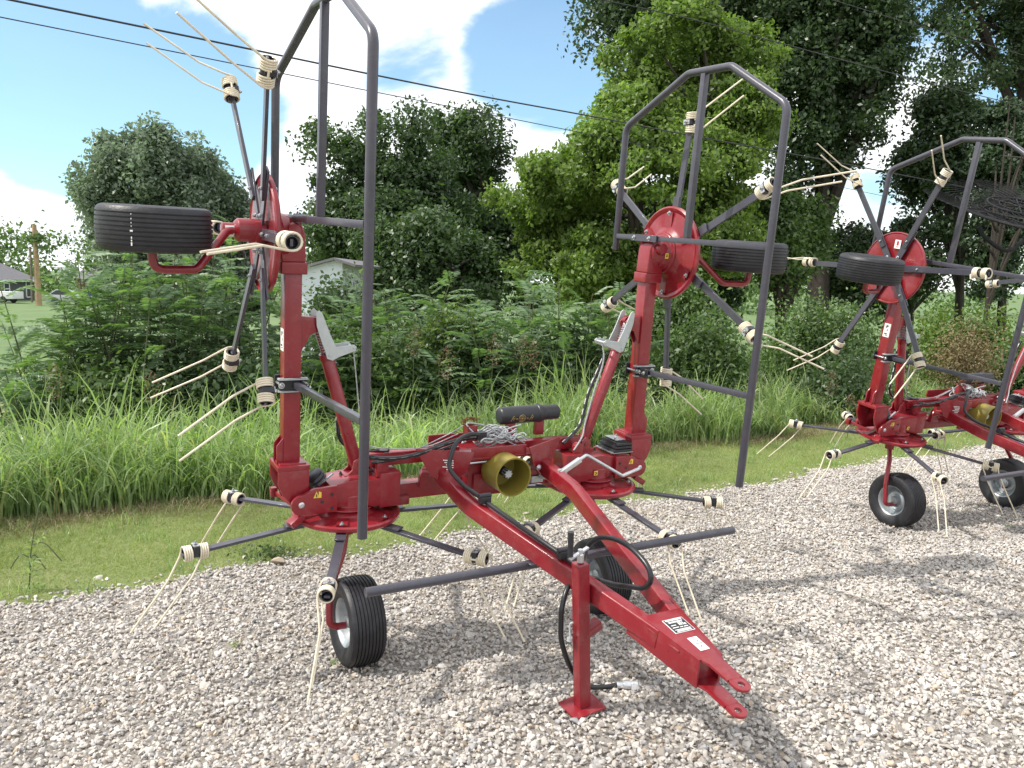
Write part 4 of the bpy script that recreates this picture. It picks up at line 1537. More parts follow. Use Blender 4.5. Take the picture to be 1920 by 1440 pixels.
# --- masts, gearboxes, cylinders, hoops (both sides)
for s in (-1, 1):
    sx = lambda x_, y_, z_: (s * x_, y_, z_)
    # inner gearbox over the ground rotor
    mb = MB()
    mb.lathe([(0.125, 0.735), (0.125, 0.742), (0.098, 0.748), (0.098, 0.80), (0.085, 0.812)], (s * A_, DY, 0), (0, 0, 1), 36)
    mb.prism([(0.50, 0.742), (0.60, 0.742), (0.64, 0.755), (0.80, 0.758), (0.82, 0.80), (0.80, 0.862), (0.735, 0.872), (0.69, 0.878), (0.50, 0.868)] if s > 0 else
             [(-a, b_) for a, b_ in [(0.50, 0.742), (0.60, 0.742), (0.64, 0.755), (0.80, 0.758), (0.82, 0.80), (0.80, 0.862), (0.735, 0.872), (0.69, 0.878), (0.50, 0.868)]],
             (0, -0.042, 0), (1, 0, 0), (0, 0, 1), 0.185)
    # shouldered block and flange where the beams enter
    mb.box(sx(0.515, -0.035, 0.815), (0.10, 0.20, 0.165))
    mb.box(sx(0.455, -0.035, 0.735), (0.12, 0.10, 0.045))
    mb.prism([(0.03 * math.cos(a) + 0, 0.03 * math.sin(a)) for a in np.linspace(0, PI, 9)] + [(-0.03, -0.05), (0.03, -0.05)], sx(0.548, -0.10, 0.925), (1, 0, 0), (0, 0, 1), 0.03)
    mb.prism([(0.03 * math.cos(a) + 0, 0.03 * math.sin(a)) for a in np.linspace(0, PI, 9)] + [(-0.03, -0.05), (0.03, -0.05)], sx(0.548, 0.03, 0.925), (1, 0, 0), (0, 0, 1), 0.03)
    # rounded hinge cheeks
    for yy in (-0.145, 0.062):
        ch = [(0.775, 0.745), (0.915, 0.745)] + [(0.935 + 0.048 * math.cos(a), 0.792 + 0.048 * math.sin(a)) for a in np.linspace(-PI / 2 + 0.3, PI / 2 + 0.1, 12)] + [(0.88, 0.865), (0.775, 0.868)]
        mb.prism([(s * a, b_) for a, b_ in ch], (0, yy, 0), (1, 0, 0), (0, 0, 1), 0.020)
    gb = P('rotor_gearbox', mb, ['red'], bevel=0.004)
    mb = MB()
    mb.lathe([(0.014, -0.004), (0.014, 0.006), (0.008, 0.011)], sx(0.938, -0.152, 0.795), (0, -1, 0), 14, 0)
    SP('hinge_pin', mb, ['zinc'], gb)
    for (bx_, bz_) in ((0.845, 0.80), (0.80, 0.83), (0.80, 0.765)):
        mb = MB()
        mb.lathe([(0.0075, 0), (0.0075, 0.003)], sx(bx_, -0.1545, bz_), (0, -1, 0), 12, 0)
        SP('bolt', mb, ['black'], gb)
    mb = MB()
    mb.bolt(sx(0.72, -0.02, 0.877), (0, 0, 1), 0.006, 0.008, 0)
    SP('bolt', mb, ['black'], gb)
    mb = MB()
    mb.prism([(-0.014, -0.013), (0.014, -0.013), (0, 0.017)], sx(0.872, -0.1565, 0.835), (1, 0, 0), (0, 0, 1), 0.0015, 0)
    mb.prism([(0.004, -0.013), (0.018, -0.013), (0.018, 0.012), (0.006, 0.017)], sx(0.868, -0.158, 0.835), (1, 0, 0), (0, 0, 1), 0.0012, 0)
    mb.prism([(-0.002, -0.008), (0.002, -0.008), (0.002, 0.006), (-0.002, 0.006)], sx(0.872, -0.1585, 0.834), (1, 0, 0), (0, 0, 1), 0.0012, 1)
    SP('warning_decal', mb, ['warn', 'ink'], gb)
    mb = MB()
    sticker(mb, sx(0.655, -0.1405, 0.785), (1, 0, 0), (0, 0, 1), 0.024, 0.026, [(-0.2, 0.2, 0.3, 0.12), (0.15, 0.0, 0.3, 0.3), (-0.1, -0.25, 0.5, 0.12)])
    SP('warning_decal', mb, ['warn', 'ink'], gb)
    # rim guard horns beside the dish
    mb = MB()
    mb.beam(sx(0.94, -0.02, 0.752), sx(0.985, 0.10, 0.775), 0.018, 0.018)
    mb.box(sx(0.995, 0.12, 0.775), (0.03, 0.03, 0.045))
    mb.beam(sx(0.93, -0.12, 0.735), sx(0.985, -0.135, 0.70), 0.05, 0.03)
    P('stop_bracket', mb, ['red'], bevel=0.003)

    # mast with clevis foot
    mb = MB()
    mb.box(sx(0.963, -0.037, (0.96 + 1.845) / 2), (0.074, 0.074, 1.845 - 0.96))
    mb.box(sx(0.963, -0.037, 0.955), (0.142, 0.165, 0.024))
    mb.box(sx(0.963, -0.037, 0.968), (0.118, 0.13, 0.012))
    for yy in (-0.113, 0.039):
        ch = [(1.032, 0.944), (0.895, 0.944), (0.895, 0.86), (0.905, 0.800)] + [(0.937 + 0.036 * math.cos(a), 0.792 + 0.036 * math.sin(a)) for a in np.linspace(PI + 0.1, 2 * PI - 0.25, 8)] + [(1.012, 0.835), (1.032, 0.885)]
        mb.prism([(s * a, b_) for a, b_ in ch], (0, yy, 0), (1, 0, 0), (0, 0, 1), 0.013)
    mb.prism([(s * a, b_) for a, b_ in [(0.901, 0.944), (0.893, 0.944), (0.893, 0.86), (0.901, 0.86)]], (0, -0.037, 0), (1, 0, 0), (0, 0, 1), 0.14)
    # gussets on the outer face
    for yy in (-0.066, -0.008):
        mb.prism([(s * a, b_) for a, b_ in [(1.000, 0.967), (1.028, 0.967), (1.028, 1.05), (1.000, 1.085)]], (0, yy, 0), (1, 0, 0), (0, 0, 1), 0.010)
    # cylinder ear
    ear = [(0.925, 1.625), (0.845, 1.618), (0.822, 1.592), (0.826, 1.568), (0.862, 1.552), (0.885, 1.54), (0.905, 1.50), (0.925, 1.47)]
    for yy in (-0.060, -0.014):
        mb.prism([(s * a, b_) for a, b_ in ear], (0, yy, 0), (1, 0, 0), (0, 0, 1), 0.008)
    mb.prism([(s * a, b_) for a, b_ in [(0.925, 1.625), (0.86, 1.620), (0.86, 1.612), (0.925, 1.612)]], (0, -0.037, 0), (1, 0, 0), (0, 0, 1), 0.046)
    ms = P('mast', mb, ['red'], bevel=0.0035)
    mb = MB()
    sticker(mb, sx(1.0012, -0.040, 1.52), (0, -s, 0) if s > 0 else (0, -1, 0), (0, 0, 1), 0.052, 0.098,
            [(0, 0.32, 0.35, 0.10), (-0.1, 0.22, 0.2, 0.1), (0.08, 0.02, 0.12, 0.14), (-0.1, -0.25, 0.45, 0.08), (0.05, -0.36, 0.3, 0.06)])
    SP('decal', mb, ['sticker', 'ink'], ms)

    # rubber boot over the hinge shaft
    mb = MB()
    if s < 0:
        mb.lathe([(0.040, 0), (0.048, 0.008), (0.040, 0.016), (0.048, 0.026), (0.040, 0.036), (0.046, 0.046), (0.036, 0.052)], (s * 0.83, -0.045, 0.858), (s * 0.62, 0, 0.78), 24, 0)
        mb.box((s * 0.815, -0.10, 0.885), (0.085, 0.016, 0.006), 1, ((0.8, 0, 0.6), (0, 1, 0), (-0.6, 0, 0.8)))
    else:
        for k in range(3):
            mb.box((s * (0.835 + 0.004 * k), -0.05, 0.892 + 0.017 * k), (0.125 - 0.012 * k, 0.155, 0.012), 0)
            mb.box((s * 0.835, -0.05, 0.900 + 0.017 * k), (0.09, 0.12, 0.008), 0)
        mb.box((s * 0.835, -0.045, 0.944), (0.07, 0.11, 0.004), 1)
        mb.box((s * 0.83, -0.05, 0.882), (0.14, 0.165, 0.005), 1)
        for q_ in ((0.81, -0.08), (0.86, -0.02)):
            mb.bolt((s * q_[0], q_[1], 0.946), (0, 0, 1), 0.006, 0.006, 1)
    P('rubber_boot', mb, ['black', 'zinc'], bevel=0.002)

    # gearbox at the mast top
    mb = MB()
    mb.box(sx(0.963, -0.037, 1.832), (0.112, 0.104, 0.052))
    mb.prism([(s * a, b_) for a, b_ in [(0.915, 1.858), (1.015, 1.858), (1.030, 1.93), (1.030, 2.03), (1.0, 2.048), (0.945, 2.04), (0.920, 1.98)]], (0, -0.04, 0), (1, 0, 0), (0, 0, 1), 0.098)
    mb.lathe([(0.045, -0.125), (0.058, -0.118), (0.072, -0.075), (0.086, -0.068), (0.092, -0.030), (0.110, -0.024), (0.112, -0.010)], sx(VX, VY, VZ) if False else (s * (VX - 0.022), VY, VZ), (s, 0, 0), 36)
    mb.lathe([(0.030, 0), (0.034, 0.006), (0.034, 0.04), (0.026, 0.05)], (s * 0.975, -0.085, 1.985), (0, -1, 0.15), 20)
    ug = P('upper_gearbox', mb, ['red'], bevel=0.006, seg=3)
    mb = MB()
    sticker(mb, (s * 0.995, -0.1415, 1.955), (1, 0, 0), (0, 0, 1), 0.022, 0.028, [(0, 0.2, 0.6, 0.14), (0, -0.1, 0.4, 0.3)])
    SP('warning_decal', mb, ['warn', 'ink'], ug)

    # lift cylinder
    a0 = np.array([s * 0.640, -0.010, 0.905])
    a1 = np.array([s * 0.806, -0.036, 1.455])
    a2 = np.array([s * 0.846, -0.037, 1.597])
    ax_d = unit(a1 - a0)
    mb = MB()
    mb.tube([a0 - ax_d * 0.01, a0 + ax_d * 0.02, a1 - ax_d * 0.006, a1], [0.026, 0.030, 0.030, 0.026], 22, 0)
    mb.lathe([(0.033, -0.03), (0.033, 0.0)], a1, ax_d, 22, 0)
    mb.tube([a1, a2], 0.0125, 14, 1)
    mb.lathe([(0.020, -0.012), (0.020, 0.012)], a2, (0, 1, 0), 16, 0)
    cy = P('lift_cylinder', mb, ['red', 'zinc'], bevel=0)
    mb = MB()
    nn_ = 110
    e1 = unit(np.cross(ax_d, (0, 1, 0)))
    e2 = np.cross(ax_d, e1)
    Ls = np.linalg.norm(a2 - a1)
    mb.tube([a1 + ax_d * (0.004 + (Ls - 0.03) * i_ / nn_) + 0.0215 * (math.cos(i_ * 0.52) * e1 + math.sin(i_ * 0.52) * e2) for i_ in range(nn_)], 0.0026, 6)
    SP('spring', mb, ['red'], cy, ang=80)
    # latch plates
    mb = MB()
    lp = [(0.862, 1.585), (0.866, 1.640), (0.852, 1.652), (0.838, 1.640), (0.800, 1.545), (0.772, 1.488), (0.690, 1.498), (0.678, 1.488), (0.682, 1.470), (0.752, 1.446), (0.788, 1.428), (0.812, 1.436), (0.822, 1.470), (0.850, 1.545)]
    mb.prism([(s * a, b_) for a, b_ in lp], (0, -0.078, 0), (1, 0, 0), (0, 0, 1), 0.006)
    mb.prism([(s * a, b_) for a, b_ in lp], (0, 0.005, 0), (1, 0, 0), (0, 0, 1), 0.006)
    mb.tube([(s * 0.80, -0.085, 1.452), (s * 0.80, 0.012, 1.452)], 0.007, 10)
    mb.tube([(s * 0.69, -0.085, 1.484), (s * 0.69, 0.012, 1.484)], 0.006, 10)
    SP('latch_plate', mb, ['latch'], cy, bevel=0.001, seg=1)
    # trunnion under the cylinder
    mb = MB()
    for yy in (-0.045, 0.025):
        mb.prism([(s * a, b_) for a, b_ in [(0.585, 0.868), (0.705, 0.868), (0.690, 0.885), (0.672, 0.90), (0.668, 0.94), (0.640, 0.962), (0.612, 0.94), (0.605, 0.90)]], (0, yy, 0), (1, 0, 0), (0, 0, 1), 0.012)
    mb.box(sx(0.645, -0.01, 0.872), (0.135, 0.10, 0.014))
    mb.tube([sx(0.640, -0.056, 0.925), sx(0.640, 0.036, 0.925)], 0.012, 12)
    P('cylinder_mount', mb, ['red'], bevel=0.003)
    # hose along the cylinder and pull rope
    mb = MB()
    if s < 0:
        mb.tube(spline([(s * 0.745, 0.02, 1.40), (s * 0.735, 0.035, 1.33), (s * 0.70, 0.05, 1.22), (s * 0.72, 0.04, 1.12), (s * 0.70, 0.05, 1.02), (s * 0.62, 0.04, 0.97), (s * 0.50, -0.06, 0.985)], 6), 0.0095, 10)
    else:
        mb.tube(spline([(s * 0.765, 0.02, 1.40), (s * 0.735, 0.02, 1.33), (s * 0.665, 0.0, 1.20), (s * 0.615, -0.02, 1.04), (s * 0.54, -0.06, 0.99), (s * 0.47, -0.08, 0.95)], 6), 0.0095, 10)
    P('hydraulic_hose', mb, ['hose'], tl=True)
    mb = MB()
    if s < 0:
        mb.tube(spline([(s * 0.682, -0.037, 1.484), (s * 0.665, -0.037, 1.36), (s * 0.640, -0.03, 1.18), (s * 0.60, -0.02, 1.02), (s * 0.48, -0.04, 0.985), (s * 0.30, -0.05, 0.985), (s * 0.14, -0.06, 1.04)], 6), 0.003, 6)
    else:
        mb.tube(spline([(s * 0.69, -0.05, 1.484), (s * 0.70, -0.06, 1.38), (s * 0.655, -0.06, 1.22), (s * 0.60, -0.08, 1.05), (s * 0.575, -0.10, 0.985), (s * 0.50, -0.14, 0.925)], 6), 0.0042, 6)
    P('pull_cord', mb, ['rope'])

    # guard hoop of the folded rotor
    hx = 0.935
    mb = MB()
    hr_ = 0.972 if s < 0 else hx
    path = fillet([(s * hr_, 0.240, 1.965), (s * hr_, 0.236, 2.630), (s * hx, -0.245, 2.855), (s * hx, -0.545, 2.855), (s * hx, -0.917, 2.650), (s * (hx - 0.012), -0.915, 0.928)], 0.075, 8)
    mb.tube(path, 0.0182, 20, 0)
    mb.beam((s * hr_, 0.225, 2.040), (s * hx, -0.902, 2.043), 0.027, 0.027, (0, 0, 1), 0)
    mb.beam((s * hx, -0.356, 2.056), (s * hx, -0.366, 2.842), 0.030, 0.030, (0, 1, 0), 0)
    mb.beam((s * (hx + 0.016), -0.085, 1.325), (s * (hx - 0.006), -0.903, 1.362), 0.027, 0.027, (0, 0, 1), 0)
    hp = P('guard_hoop', mb, ['grey'], bevel=0.002, seg=2)
    lab(hp, ('left' if s < 0 else 'right') + ' grey tubular guard hoop')
    mb = MB()
    mb.box((s * (hx - 0.020), -0.035, 2.040), (0.010, 0.215, 0.036), 0)
    for yy in (0.045, -0.085):
        mb.bolt((s * (hx - 0.025), yy, 2.040), (-s, 0, 0), 0.009, 0.007, 1)
    SP('clamp', mb, ['grey', 'zinc'], hp, bevel=0.002, seg=1)
    mb = MB()
    mb.box(sx(0.963, -0.080, 1.325), (0.118, 0.008, 0.062), 0)
    mb.box(sx(0.963, 0.006, 1.325), (0.118, 0.008, 0.062), 0)
    mb.box(sx(0.963, -0.080, 1.352), (0.130, 0.034, 0.007), 2)
    mb.box(sx(0.963, -0.080, 1.298), (0.130, 0.030, 0.007), 2)
    mb.box(sx(0.925, -0.12, 1.322), (0.008, 0.09, 0.050), 0)
    for xx in (0.912, 1.014):
        mb.tube([sx(xx, -0.088, 1.325), sx(xx, 0.016, 1.325)], 0.006, 8, 1)
        mb.bolt(sx(xx, -0.086, 1.325), (0, -1, 0), 0.010, 0.008, 1)
    for yy in (-0.11, -0.145):
        mb.bolt((s * 0.912, yy, 1.325), (-s, 0, 0), 0.008, 0.007, 1)
    SP('clamp', mb, ['black', 'zinc', 'latch'], hp, bevel=0.0015, seg=1)

# --- centre guard bar
mb = MB()
mb.tube([(-0.907, -0.925, 0.7175), (0.907, -0.925, 0.7175)], 0.0185, 20)
for xx in (-0.205, 0.205):
    mb.box((xx, -0.945, 0.735), (0.05, 0.05, 0.006))
P('guard_bar', mb, ['grey'], bevel=0.001, seg=1)

# --- main frame
mb = MB()
mb.box((0, -0.032, 0.775), (0.96, 0.072, 0.078))
for s in (-1, 1):
    mb.beam((s * 0.600, -0.030, 0.940), (s * 0.13, -0.040, 0.944), 0.052, 0.062)
    # lug that carries the drawbar
    mb.prism([(s * a, b_) for a, b_ in [(0.255, 0.80), (0.355, 0.80), (0.350, 0.855), (0.340, 0.885), (0.318, 0.900), (0.296, 0.890), (0.285, 0.865)]], (0, -0.090, 0), (1, 0, 0), (0, 0, 1), 0.03)
    # flared side plates of the tray
    mb2 = [(s * 0.405, -0.150, 1.012), (s * 0.150, -0.265, 1.003), (s * 0.185, -0.262, 0.905), (s * 0.255, -0.225, 0.842), (s * 0.330, -0.180, 0.875)]
    nn_ = unit(np.cross(V3(mb2[1]) - V3(mb2[0]), V3(mb2[3]) - V3(mb2[0])))
    vs = [V3(p_) + nn_ * 0.004 for p_ in mb2] + [V3(p_) - nn_ * 0.004 for p_ in mb2]
    mb.add(vs, [(0, 1, 2, 3, 4), (9, 8, 7, 6, 5)] + [(i_, 5 + i_, 5 + (i_ + 1) % 5, (i_ + 1) % 5) for i_ in range(5)])
mb.box((0, -0.235, 0.985), (0.30, 0.010, 0.055))
mb.box((0, -0.095, 0.957), (0.44, 0.29, 0.010))
mb.box((0, -0.226, 0.961), (0.30, 0.03, 0.008))
mb.box((0, 0.050, 0.985), (0.50, 0.010, 0.055))
mb.box((0.0, -0.06, 0.868), (0.26, 0.22, 0.165))
mb.box((0.045, -0.175, 0.81), (0.30, 0.03, 0.11))
mb.lathe([(0.060, 0), (0.066, 0.012), (0.066, 0.03)], (0.03, -0.165, 0.890), (0, -1, 0), 24)
frame = P('frame', mb, ['red'], bevel=0.003)
mb = MB()
mb.tube([(-0.15, -0.215, 0.935), (0.05, -0.215, 0.938)], 0.006, 8, 0)
mb.lathe([(0.020, 0), (0.024, 0.01), (0.024, 0.05), (0.012, 0.06)], (0.33, -0.10, 0.80), (0.4, -0.8, 0.1), 16, 1)
mb.box((0.31, -0.08, 0.775), (0.07, 0.05, 0.035), 1)
mb.bolt((0.215, -0.262, 0.895), (0.2, -1, 0), 0.010, 0.008, 0)
SP('fitting', mb, ['zinc', 'latch'], frame)
mb = MB()
# lettering decal on the left tray plate: white bars, unreadable at this size
e1 = unit(np.array([0.255, -0.115, -0.009]))
nn_ = unit(np.cross(e1, (0, 0, 1)))
e2 = unit(np.cross(nn_, e1))
if nn_[1] > 0:
    nn_ = -nn_
for k, (w1, off1) in enumerate(((0.050, 0.0), (0.044, 0.004), (0.036, 0.008), (0.052, 0.0), (0.028, 0.006))):
    c0 = np.array([-0.262, -0.2185, 0.962]) + np.array([0, 0, -0.011 * k]) + e1 * off1 + nn_ * 0.007
    mb.box(c0, (w1, 0.0045, 0.001), 0, (e1, (0, 0, 1), nn_))
SP('decal', mb, ['sticker'], frame)

# --- power take-off guard and stub shaft
mb = MB()
mb.lathe([(0.088, 0.0), (0.093, 0.0), (0.093, 0.15), (0.0965, 0.150), (0.0965, 0.158), (0.089, 0.158), (0.088, 0.006), (0.022, 0.006), (0.022, 0.0)], (0.022, -0.195, 0.890), (0, -1, 0), 48, 0, closed=True)
for k in range(4):
    a = 0.7 + k * PI / 2
    mb.bolt((0.022 + 0.06 * math.cos(a), -0.202, 0.890 + 0.06 * math.sin(a)), (0, -1, 0), 0.005, 0.005, 1)
pg = P('shaft_guard', mb, ['yellow', 'black'])
mb = MB()
prf = []
mb.lathe([(0.022, 0.0), (0.022, 0.07), (0.0175, 0.072), (0.0175, 0.10)], (0.022, -0.20, 0.890), (0, -1, 0), 20, 0)
for k in range(8):
    a = k * PI / 4
    mb.box((0.022 + 0.0175 * math.cos(a), -0.288, 0.890 + 0.0175 * math.sin(a)), (0.007, 0.03, 0.006), 1, ((math.cos(a), 0, math.sin(a)), (0, 1, 0), (-math.sin(a), 0, math.cos(a))))
mb.lathe([(0.017, 0.0), (0.016, 0.004)], (0.022, -0.30, 0.890), (0, -1, 0), 16, 1)
SP('drive_shaft', mb, ['black', 'latch'], pg)

# --- drawbar
mb = MB()
for s in (-1, 1):
    pts = [(s * 0.275, -0.115, 0.892), (s * 0.285, -0.487, 0.838), (s * 0.055, -1.580, 0.690)]
    path = fillet(pts, 0.35, 5)
    # rectangular tube swept along the bent path
    sec = [(-0.026, -0.034), (-0.026 + 0.004, -0.038), (0.022, -0.038), (0.026, -0.034), (0.026, 0.034), (0.022, 0.038), (-0.022, 0.038), (-0.026, 0.034)]
    vs = []
    for i_, p_ in enumerate(path):
        tdir = unit(path[min(i_ + 1, len(path) - 1)] - path[max(i_ - 1, 0)])
        sdv = unit(np.cross(tdir, (0, 0, 1)))
        upv = np.cross(sdv, tdir)
        vs += [p_ + sdv * a_ + upv * b_ for a_, b_ in sec]
    ns_ = len(sec)
    fs = [(i_ * ns_ + j, i_ * ns_ + (j + 1) % ns_, (i_ + 1) * ns_ + (j + 1) % ns_, (i_ + 1) * ns_ + j) for i_ in range(len(path) - 1) for j in range(ns_)]
    fs += [tuple(range(ns_))[::-1], tuple((len(path) - 1) * ns_ + j for j in range(ns_))]
    mb.add(vs, fs)
    # end cap lug at the lug pin
    mb.tube([(s * 0.275, -0.160, 0.885), (s * 0.345, -0.115, 0.885)], 0.022, 16)
sl_ = unit(np.array([0, -1.0, -0.137]))
nrm_ = np.array([0, -0.137, 1.0]) / math.hypot(1, 0.137)


def hp_(x_, y_, off=0):
    """point on the sloping hitch plane"""
    return np.array([x_, y_, 0.7385 + (y_ + 1.50) * 0.137]) + np.array([0, 0, off])


for (off, th) in ((0.0, 0.010), (-0.092, 0.010)):
    ol = [(-0.087, -1.505), (0.087, -1.505), (0.046, -1.765), (0.034, -1.80)] + [(0.030 * math.cos(a), -1.925 + 0.030 * math.sin(a)) for a in np.linspace(-0.1, -PI + 0.1, 9)] + [(-0.034, -1.80), (-0.046, -1.765)]
    # plate with a hole: ring of quads round the pin hole is cut by building front lobe separately
    body = [p_ for p_ in ol if p_[1] > -1.86]
    body = [(-0.087, -1.505), (0.087, -1.505), (0.047, -1.765), (0.033, -1.800), (0.031, -1.885), (-0.031, -1.885), (-0.033, -1.800), (-0.047, -1.765)]
    vs = [hp_(a_, b_, off) + nrm_ * th / 2 for a_, b_ in body] + [hp_(a_, b_, off) - nrm_ * th / 2 for a_, b_ in body]
    kk = len(body)
    mb.add(vs, [tuple(range(kk)), tuple(range(kk, 2 * kk))[::-1]] + [(i_, kk + i_, kk + (i_ + 1) % kk, (i_ + 1) % kk) for i_ in range(kk)])
    # eye: annulus
    no_ = 20
    outer = []
    for i_ in range(no_):
        a = 2 * PI * i_ / no_
        ex, ey = 0.031 * math.cos(a), 0.031 * math.sin(a)
        if ey > 0:
            ex = 0.031 * (1 if ex > 0 else -1) if abs(ex) > 0.031 * 0.707 else ex * 1.414
            ey = max(ey, 0) if abs(ex) < 0.0309 else ey
            ey = min(0.031, ey * 1.2)
        outer.append((ex, -1.915 + ey))
    inner = [(0.0125 * math.cos(2 * PI * i_ / no_), -1.915 + 0.0125 * math.sin(2 * PI * i_ / no_)) for i_ in range(no_)]
    vs = []
    for (lst, sg_) in ((outer, 1), (inner, 1), (outer, -1), (inner, -1)):
        vs += [hp_(a_, b_, off) + nrm_ * th / 2 * sg_ for a_, b_ in lst]
    fs = []
    for i_ in range(no_):
        j = (i_ + 1) % no_
        fs += [(i_, j, no_ + j, no_ + i_), (2 * no_ + j, 2 * no_ + i_, 3 * no_ + i_, 3 * no_ + j), (i_, 2 * no_ + i_, 2 * no_ + j, j), (no_ + j, 3 * no_ + j, 3 * no_ + i_, no_ + i_)]
    mb.add(vs, fs)
# side walls of the hitch box
for s in (-1, 1):
    a_, b_ = np.array([s * 0.094, -1.44]), np.array([s * 0.048, -1.772])
    q4 = [hp_(a_[0], a_[1], 0.004), hp_(b_[0], b_[1], 0.004), hp_(b_[0], b_[1], -0.100), hp_(a_[0], a_[1], -0.100)]
    nn_ = unit(np.cross(q4[1] - q4[0], q4[3] - q4[0]))
    vs = [p_ + nn_ * 0.004 for p_ in q4] + [p_ - nn_ * 0.004 for p_ in q4]
    mb.add(vs, [(0, 1, 2, 3), (7, 6, 5, 4)] + [(i_, 4 + i_, 4 + (i_ + 1) % 4, (i_ + 1) % 4) for i_ in range(4)])
    for f_ in (0.30, 0.62):
        pa = (1 - f_) * q4[0] + f_ * q4[1] + np.array([s * 0.007, 0, -0.022])
        pb = (1 - f_ - 0.13) * q4[0] + (f_ + 0.13) * q4[1] + np.array([s * 0.007, 0, -0.022])
        mb.beam(pa, pb, 0.006, 0.004)
mb.beam(hp_(-0.046, -1.745, -0.046), hp_(0.046, -1.745, -0.046), 0.008, 0.085)
db = P('drawbar', mb, ['red'], bevel=0.002, seg=2)
mb = MB()
sticker(mb, hp_(0.008, -1.592) + nrm_ * 0.0062, (1, 0, 0), -sl_, 0.088, 0.078,
        [(0, 0.0, 0.94, 0.94)], 0, 1)
o2 = hp_(0.008, -1.592) + nrm_ * 0.0078
uu, vv = np.array([1.0, 0, 0]), -sl_
for (a_, b_, w_, h_) in ((0, 0.40, 0.80, 0.10), (0, 0.27, 0.72, 0.035), (-0.02, 0.21, 0.66, 0.035), (-0.24, 0.02, 0.24, 0.05), (0.06, 0.06, 0.05, 0.20), (0.15, 0.07, 0.05, 0.22), (0.25, 0.05, 0.05, 0.2), (0.34, 0.0, 0.06, 0.12),
                         (-0.24, -0.14, 0.30, 0.05), (0.04, -0.16, 0.14, 0.05), (0.26, -0.17, 0.20, 0.05), (0, -0.30, 0.78, 0.035), (0.02, -0.37, 0.70, 0.035), (0, -0.43, 0.74, 0.03)):
    mb.box(o2 + uu * a_ * 0.088 + vv * b_ * 0.078, (w_ * 0.088, h_ * 0.078, 0.0006), 0, (uu, vv, nrm_))
lab(SP('label_plate', mb, ['sticker', 'ink'], db), 'black and white instruction label on the hitch plate')
mb = MB()
o3 = hp_(0.006, -1.700) + nrm_ * 0.0062
mb.box(o3, (0.040, 0.072, 0.001), 0, (uu, vv, nrm_))
mb.box(o3 + nrm_ * 0.0009, (0.036, 0.0022, 0.0006), 1, (uu, vv, nrm_))
for k in range(3):
    a = PI / 2 + k * 2 * PI / 3
    b1 = a + 2 * PI / 3
    pA = o3 + vv * 0.017 + nrm_ * 0.001 + (uu * math.cos(a) + vv * math.sin(a)) * 0.010
    pB = o3 + vv * 0.017 + nrm_ * 0.001 + (uu * math.cos(b1) + vv * math.sin(b1)) * 0.010
    mb.beam(pA, pB, 0.0014, 0.0006, nrm_, 1)
mb.lathe([(0.0035, 0), (0.0035, 0.001)], o3 - vv * 0.016 + nrm_ * 0.0006, nrm_, 10, 1)
lab(SP('label_plate', mb, ['sticker', 'ink'], db), 'white warning label with a triangle near the hitch tongue')

# --- jack stand
jt, jf = np.array([-0.198, -1.262, 0.862]), np.array([-0.131, -1.258, 0.262])
jd = unit(jt - jf)
jx = unit(np.cross((0, -1, 0), jd))
jy = np.cross(jd, jx)
mb = MB()
mb.box((jt + jf) / 2, (0.050, 0.050, np.linalg.norm(jt - jf)), 0, (jx, jy, jd))
mb.tube([jt - jd * 0.30 + np.array([0, 0, 0]), jt - jd * 0.30 + np.array([0.085, 0.02, 0.02])], 0.028, 16)
jk = P('jack_stand', mb, ['red'], bevel=0.005, seg=3)
mb = MB()
mb.box(jf + jd * -0.004, (0.145, 0.125, 0.010), 0, (jx, jy, jd))
SP('foot_plate', mb, ['red'], jk, bevel=0.004)
mb = MB()
c0 = jt + jd * 0.004
mb.lathe([(0.013, 0), (0.013, 0.03), (0.009, 0.034), (0.009, 0.05)], c0, jd, 12, 0)
mb.beam(c0 + jd * 0.044 - jx * 0.040 - jy * 0.01, c0 + jd * 0.030 + jx * 0.052 + jy * 0.012, 0.014, 0.006, jd, 0)
mb.tube([c0 + jd * 0.030 + jx * 0.044, c0 + jd * 0.13 + jx * 0.040], [0.0105, 0.0115], 14, 1)
SP('crank', mb, ['zinc', 'black'], jk)
mb = MB()
mb.tube(spline([jt - jd * 0.235 + jx * 0.036, jt - jd * 0.25 + jx * 0.045 - jy * 0.01, jt - jd * 0.30 + jx * 0.05], 4), 0.004, 8)
mb.lathe([(0.012, 0), (0.010, 0.012)], jt - jd * 0.315 + jx * 0.045 - jy * 0.012, jd, 12)
SP('locking_pin', mb, ['latch'], jk)

# --- hoses on the drawbar
mb = MB()
h1 = spline([(-0.10, -0.20, 1.070), (-0.16, -0.22, 1.080), (-0.24, -0.27, 1.070), (-0.285, -0.30, 1.02), (-0.300, -0.32, 0.955), (-0.275, -0.40, 0.905), (-0.262, -0.50, 0.892),
             (-0.235, -0.66, 0.868), (-0.20, -0.85, 0.842), (-0.165, -1.02, 0.818), (-0.14, -1.15, 0.800)], 8)
mb.tube(h1, 0.0105, 12)
P('hydraulic_hose', mb, ['hose'], tl=True)
mb = MB()
lp_ = spline([(-0.145, -1.15, 0.80), (-0.07, -1.10, 0.79), (-0.01, -1.035, 0.806), (0.0, -1.09, 0.865), (0.0, -1.19, 0.902), (0.0, -1.30, 0.908), (0.0, -1.40, 0.880), (0.0, -1.432, 0.838), (0.0, -1.40, 0.790),
               (0.0, -1.33, 0.762), (0.0, -1.215, 0.722), (-0.02, -1.09, 0.700), (-0.07, -1.09, 0.70), (-0.13, -1.13, 0.715)], 8)
mb.tube(lp_, 0.0105, 12)
P('hydraulic_hose', mb, ['hose'], tl=True)
mb = MB()
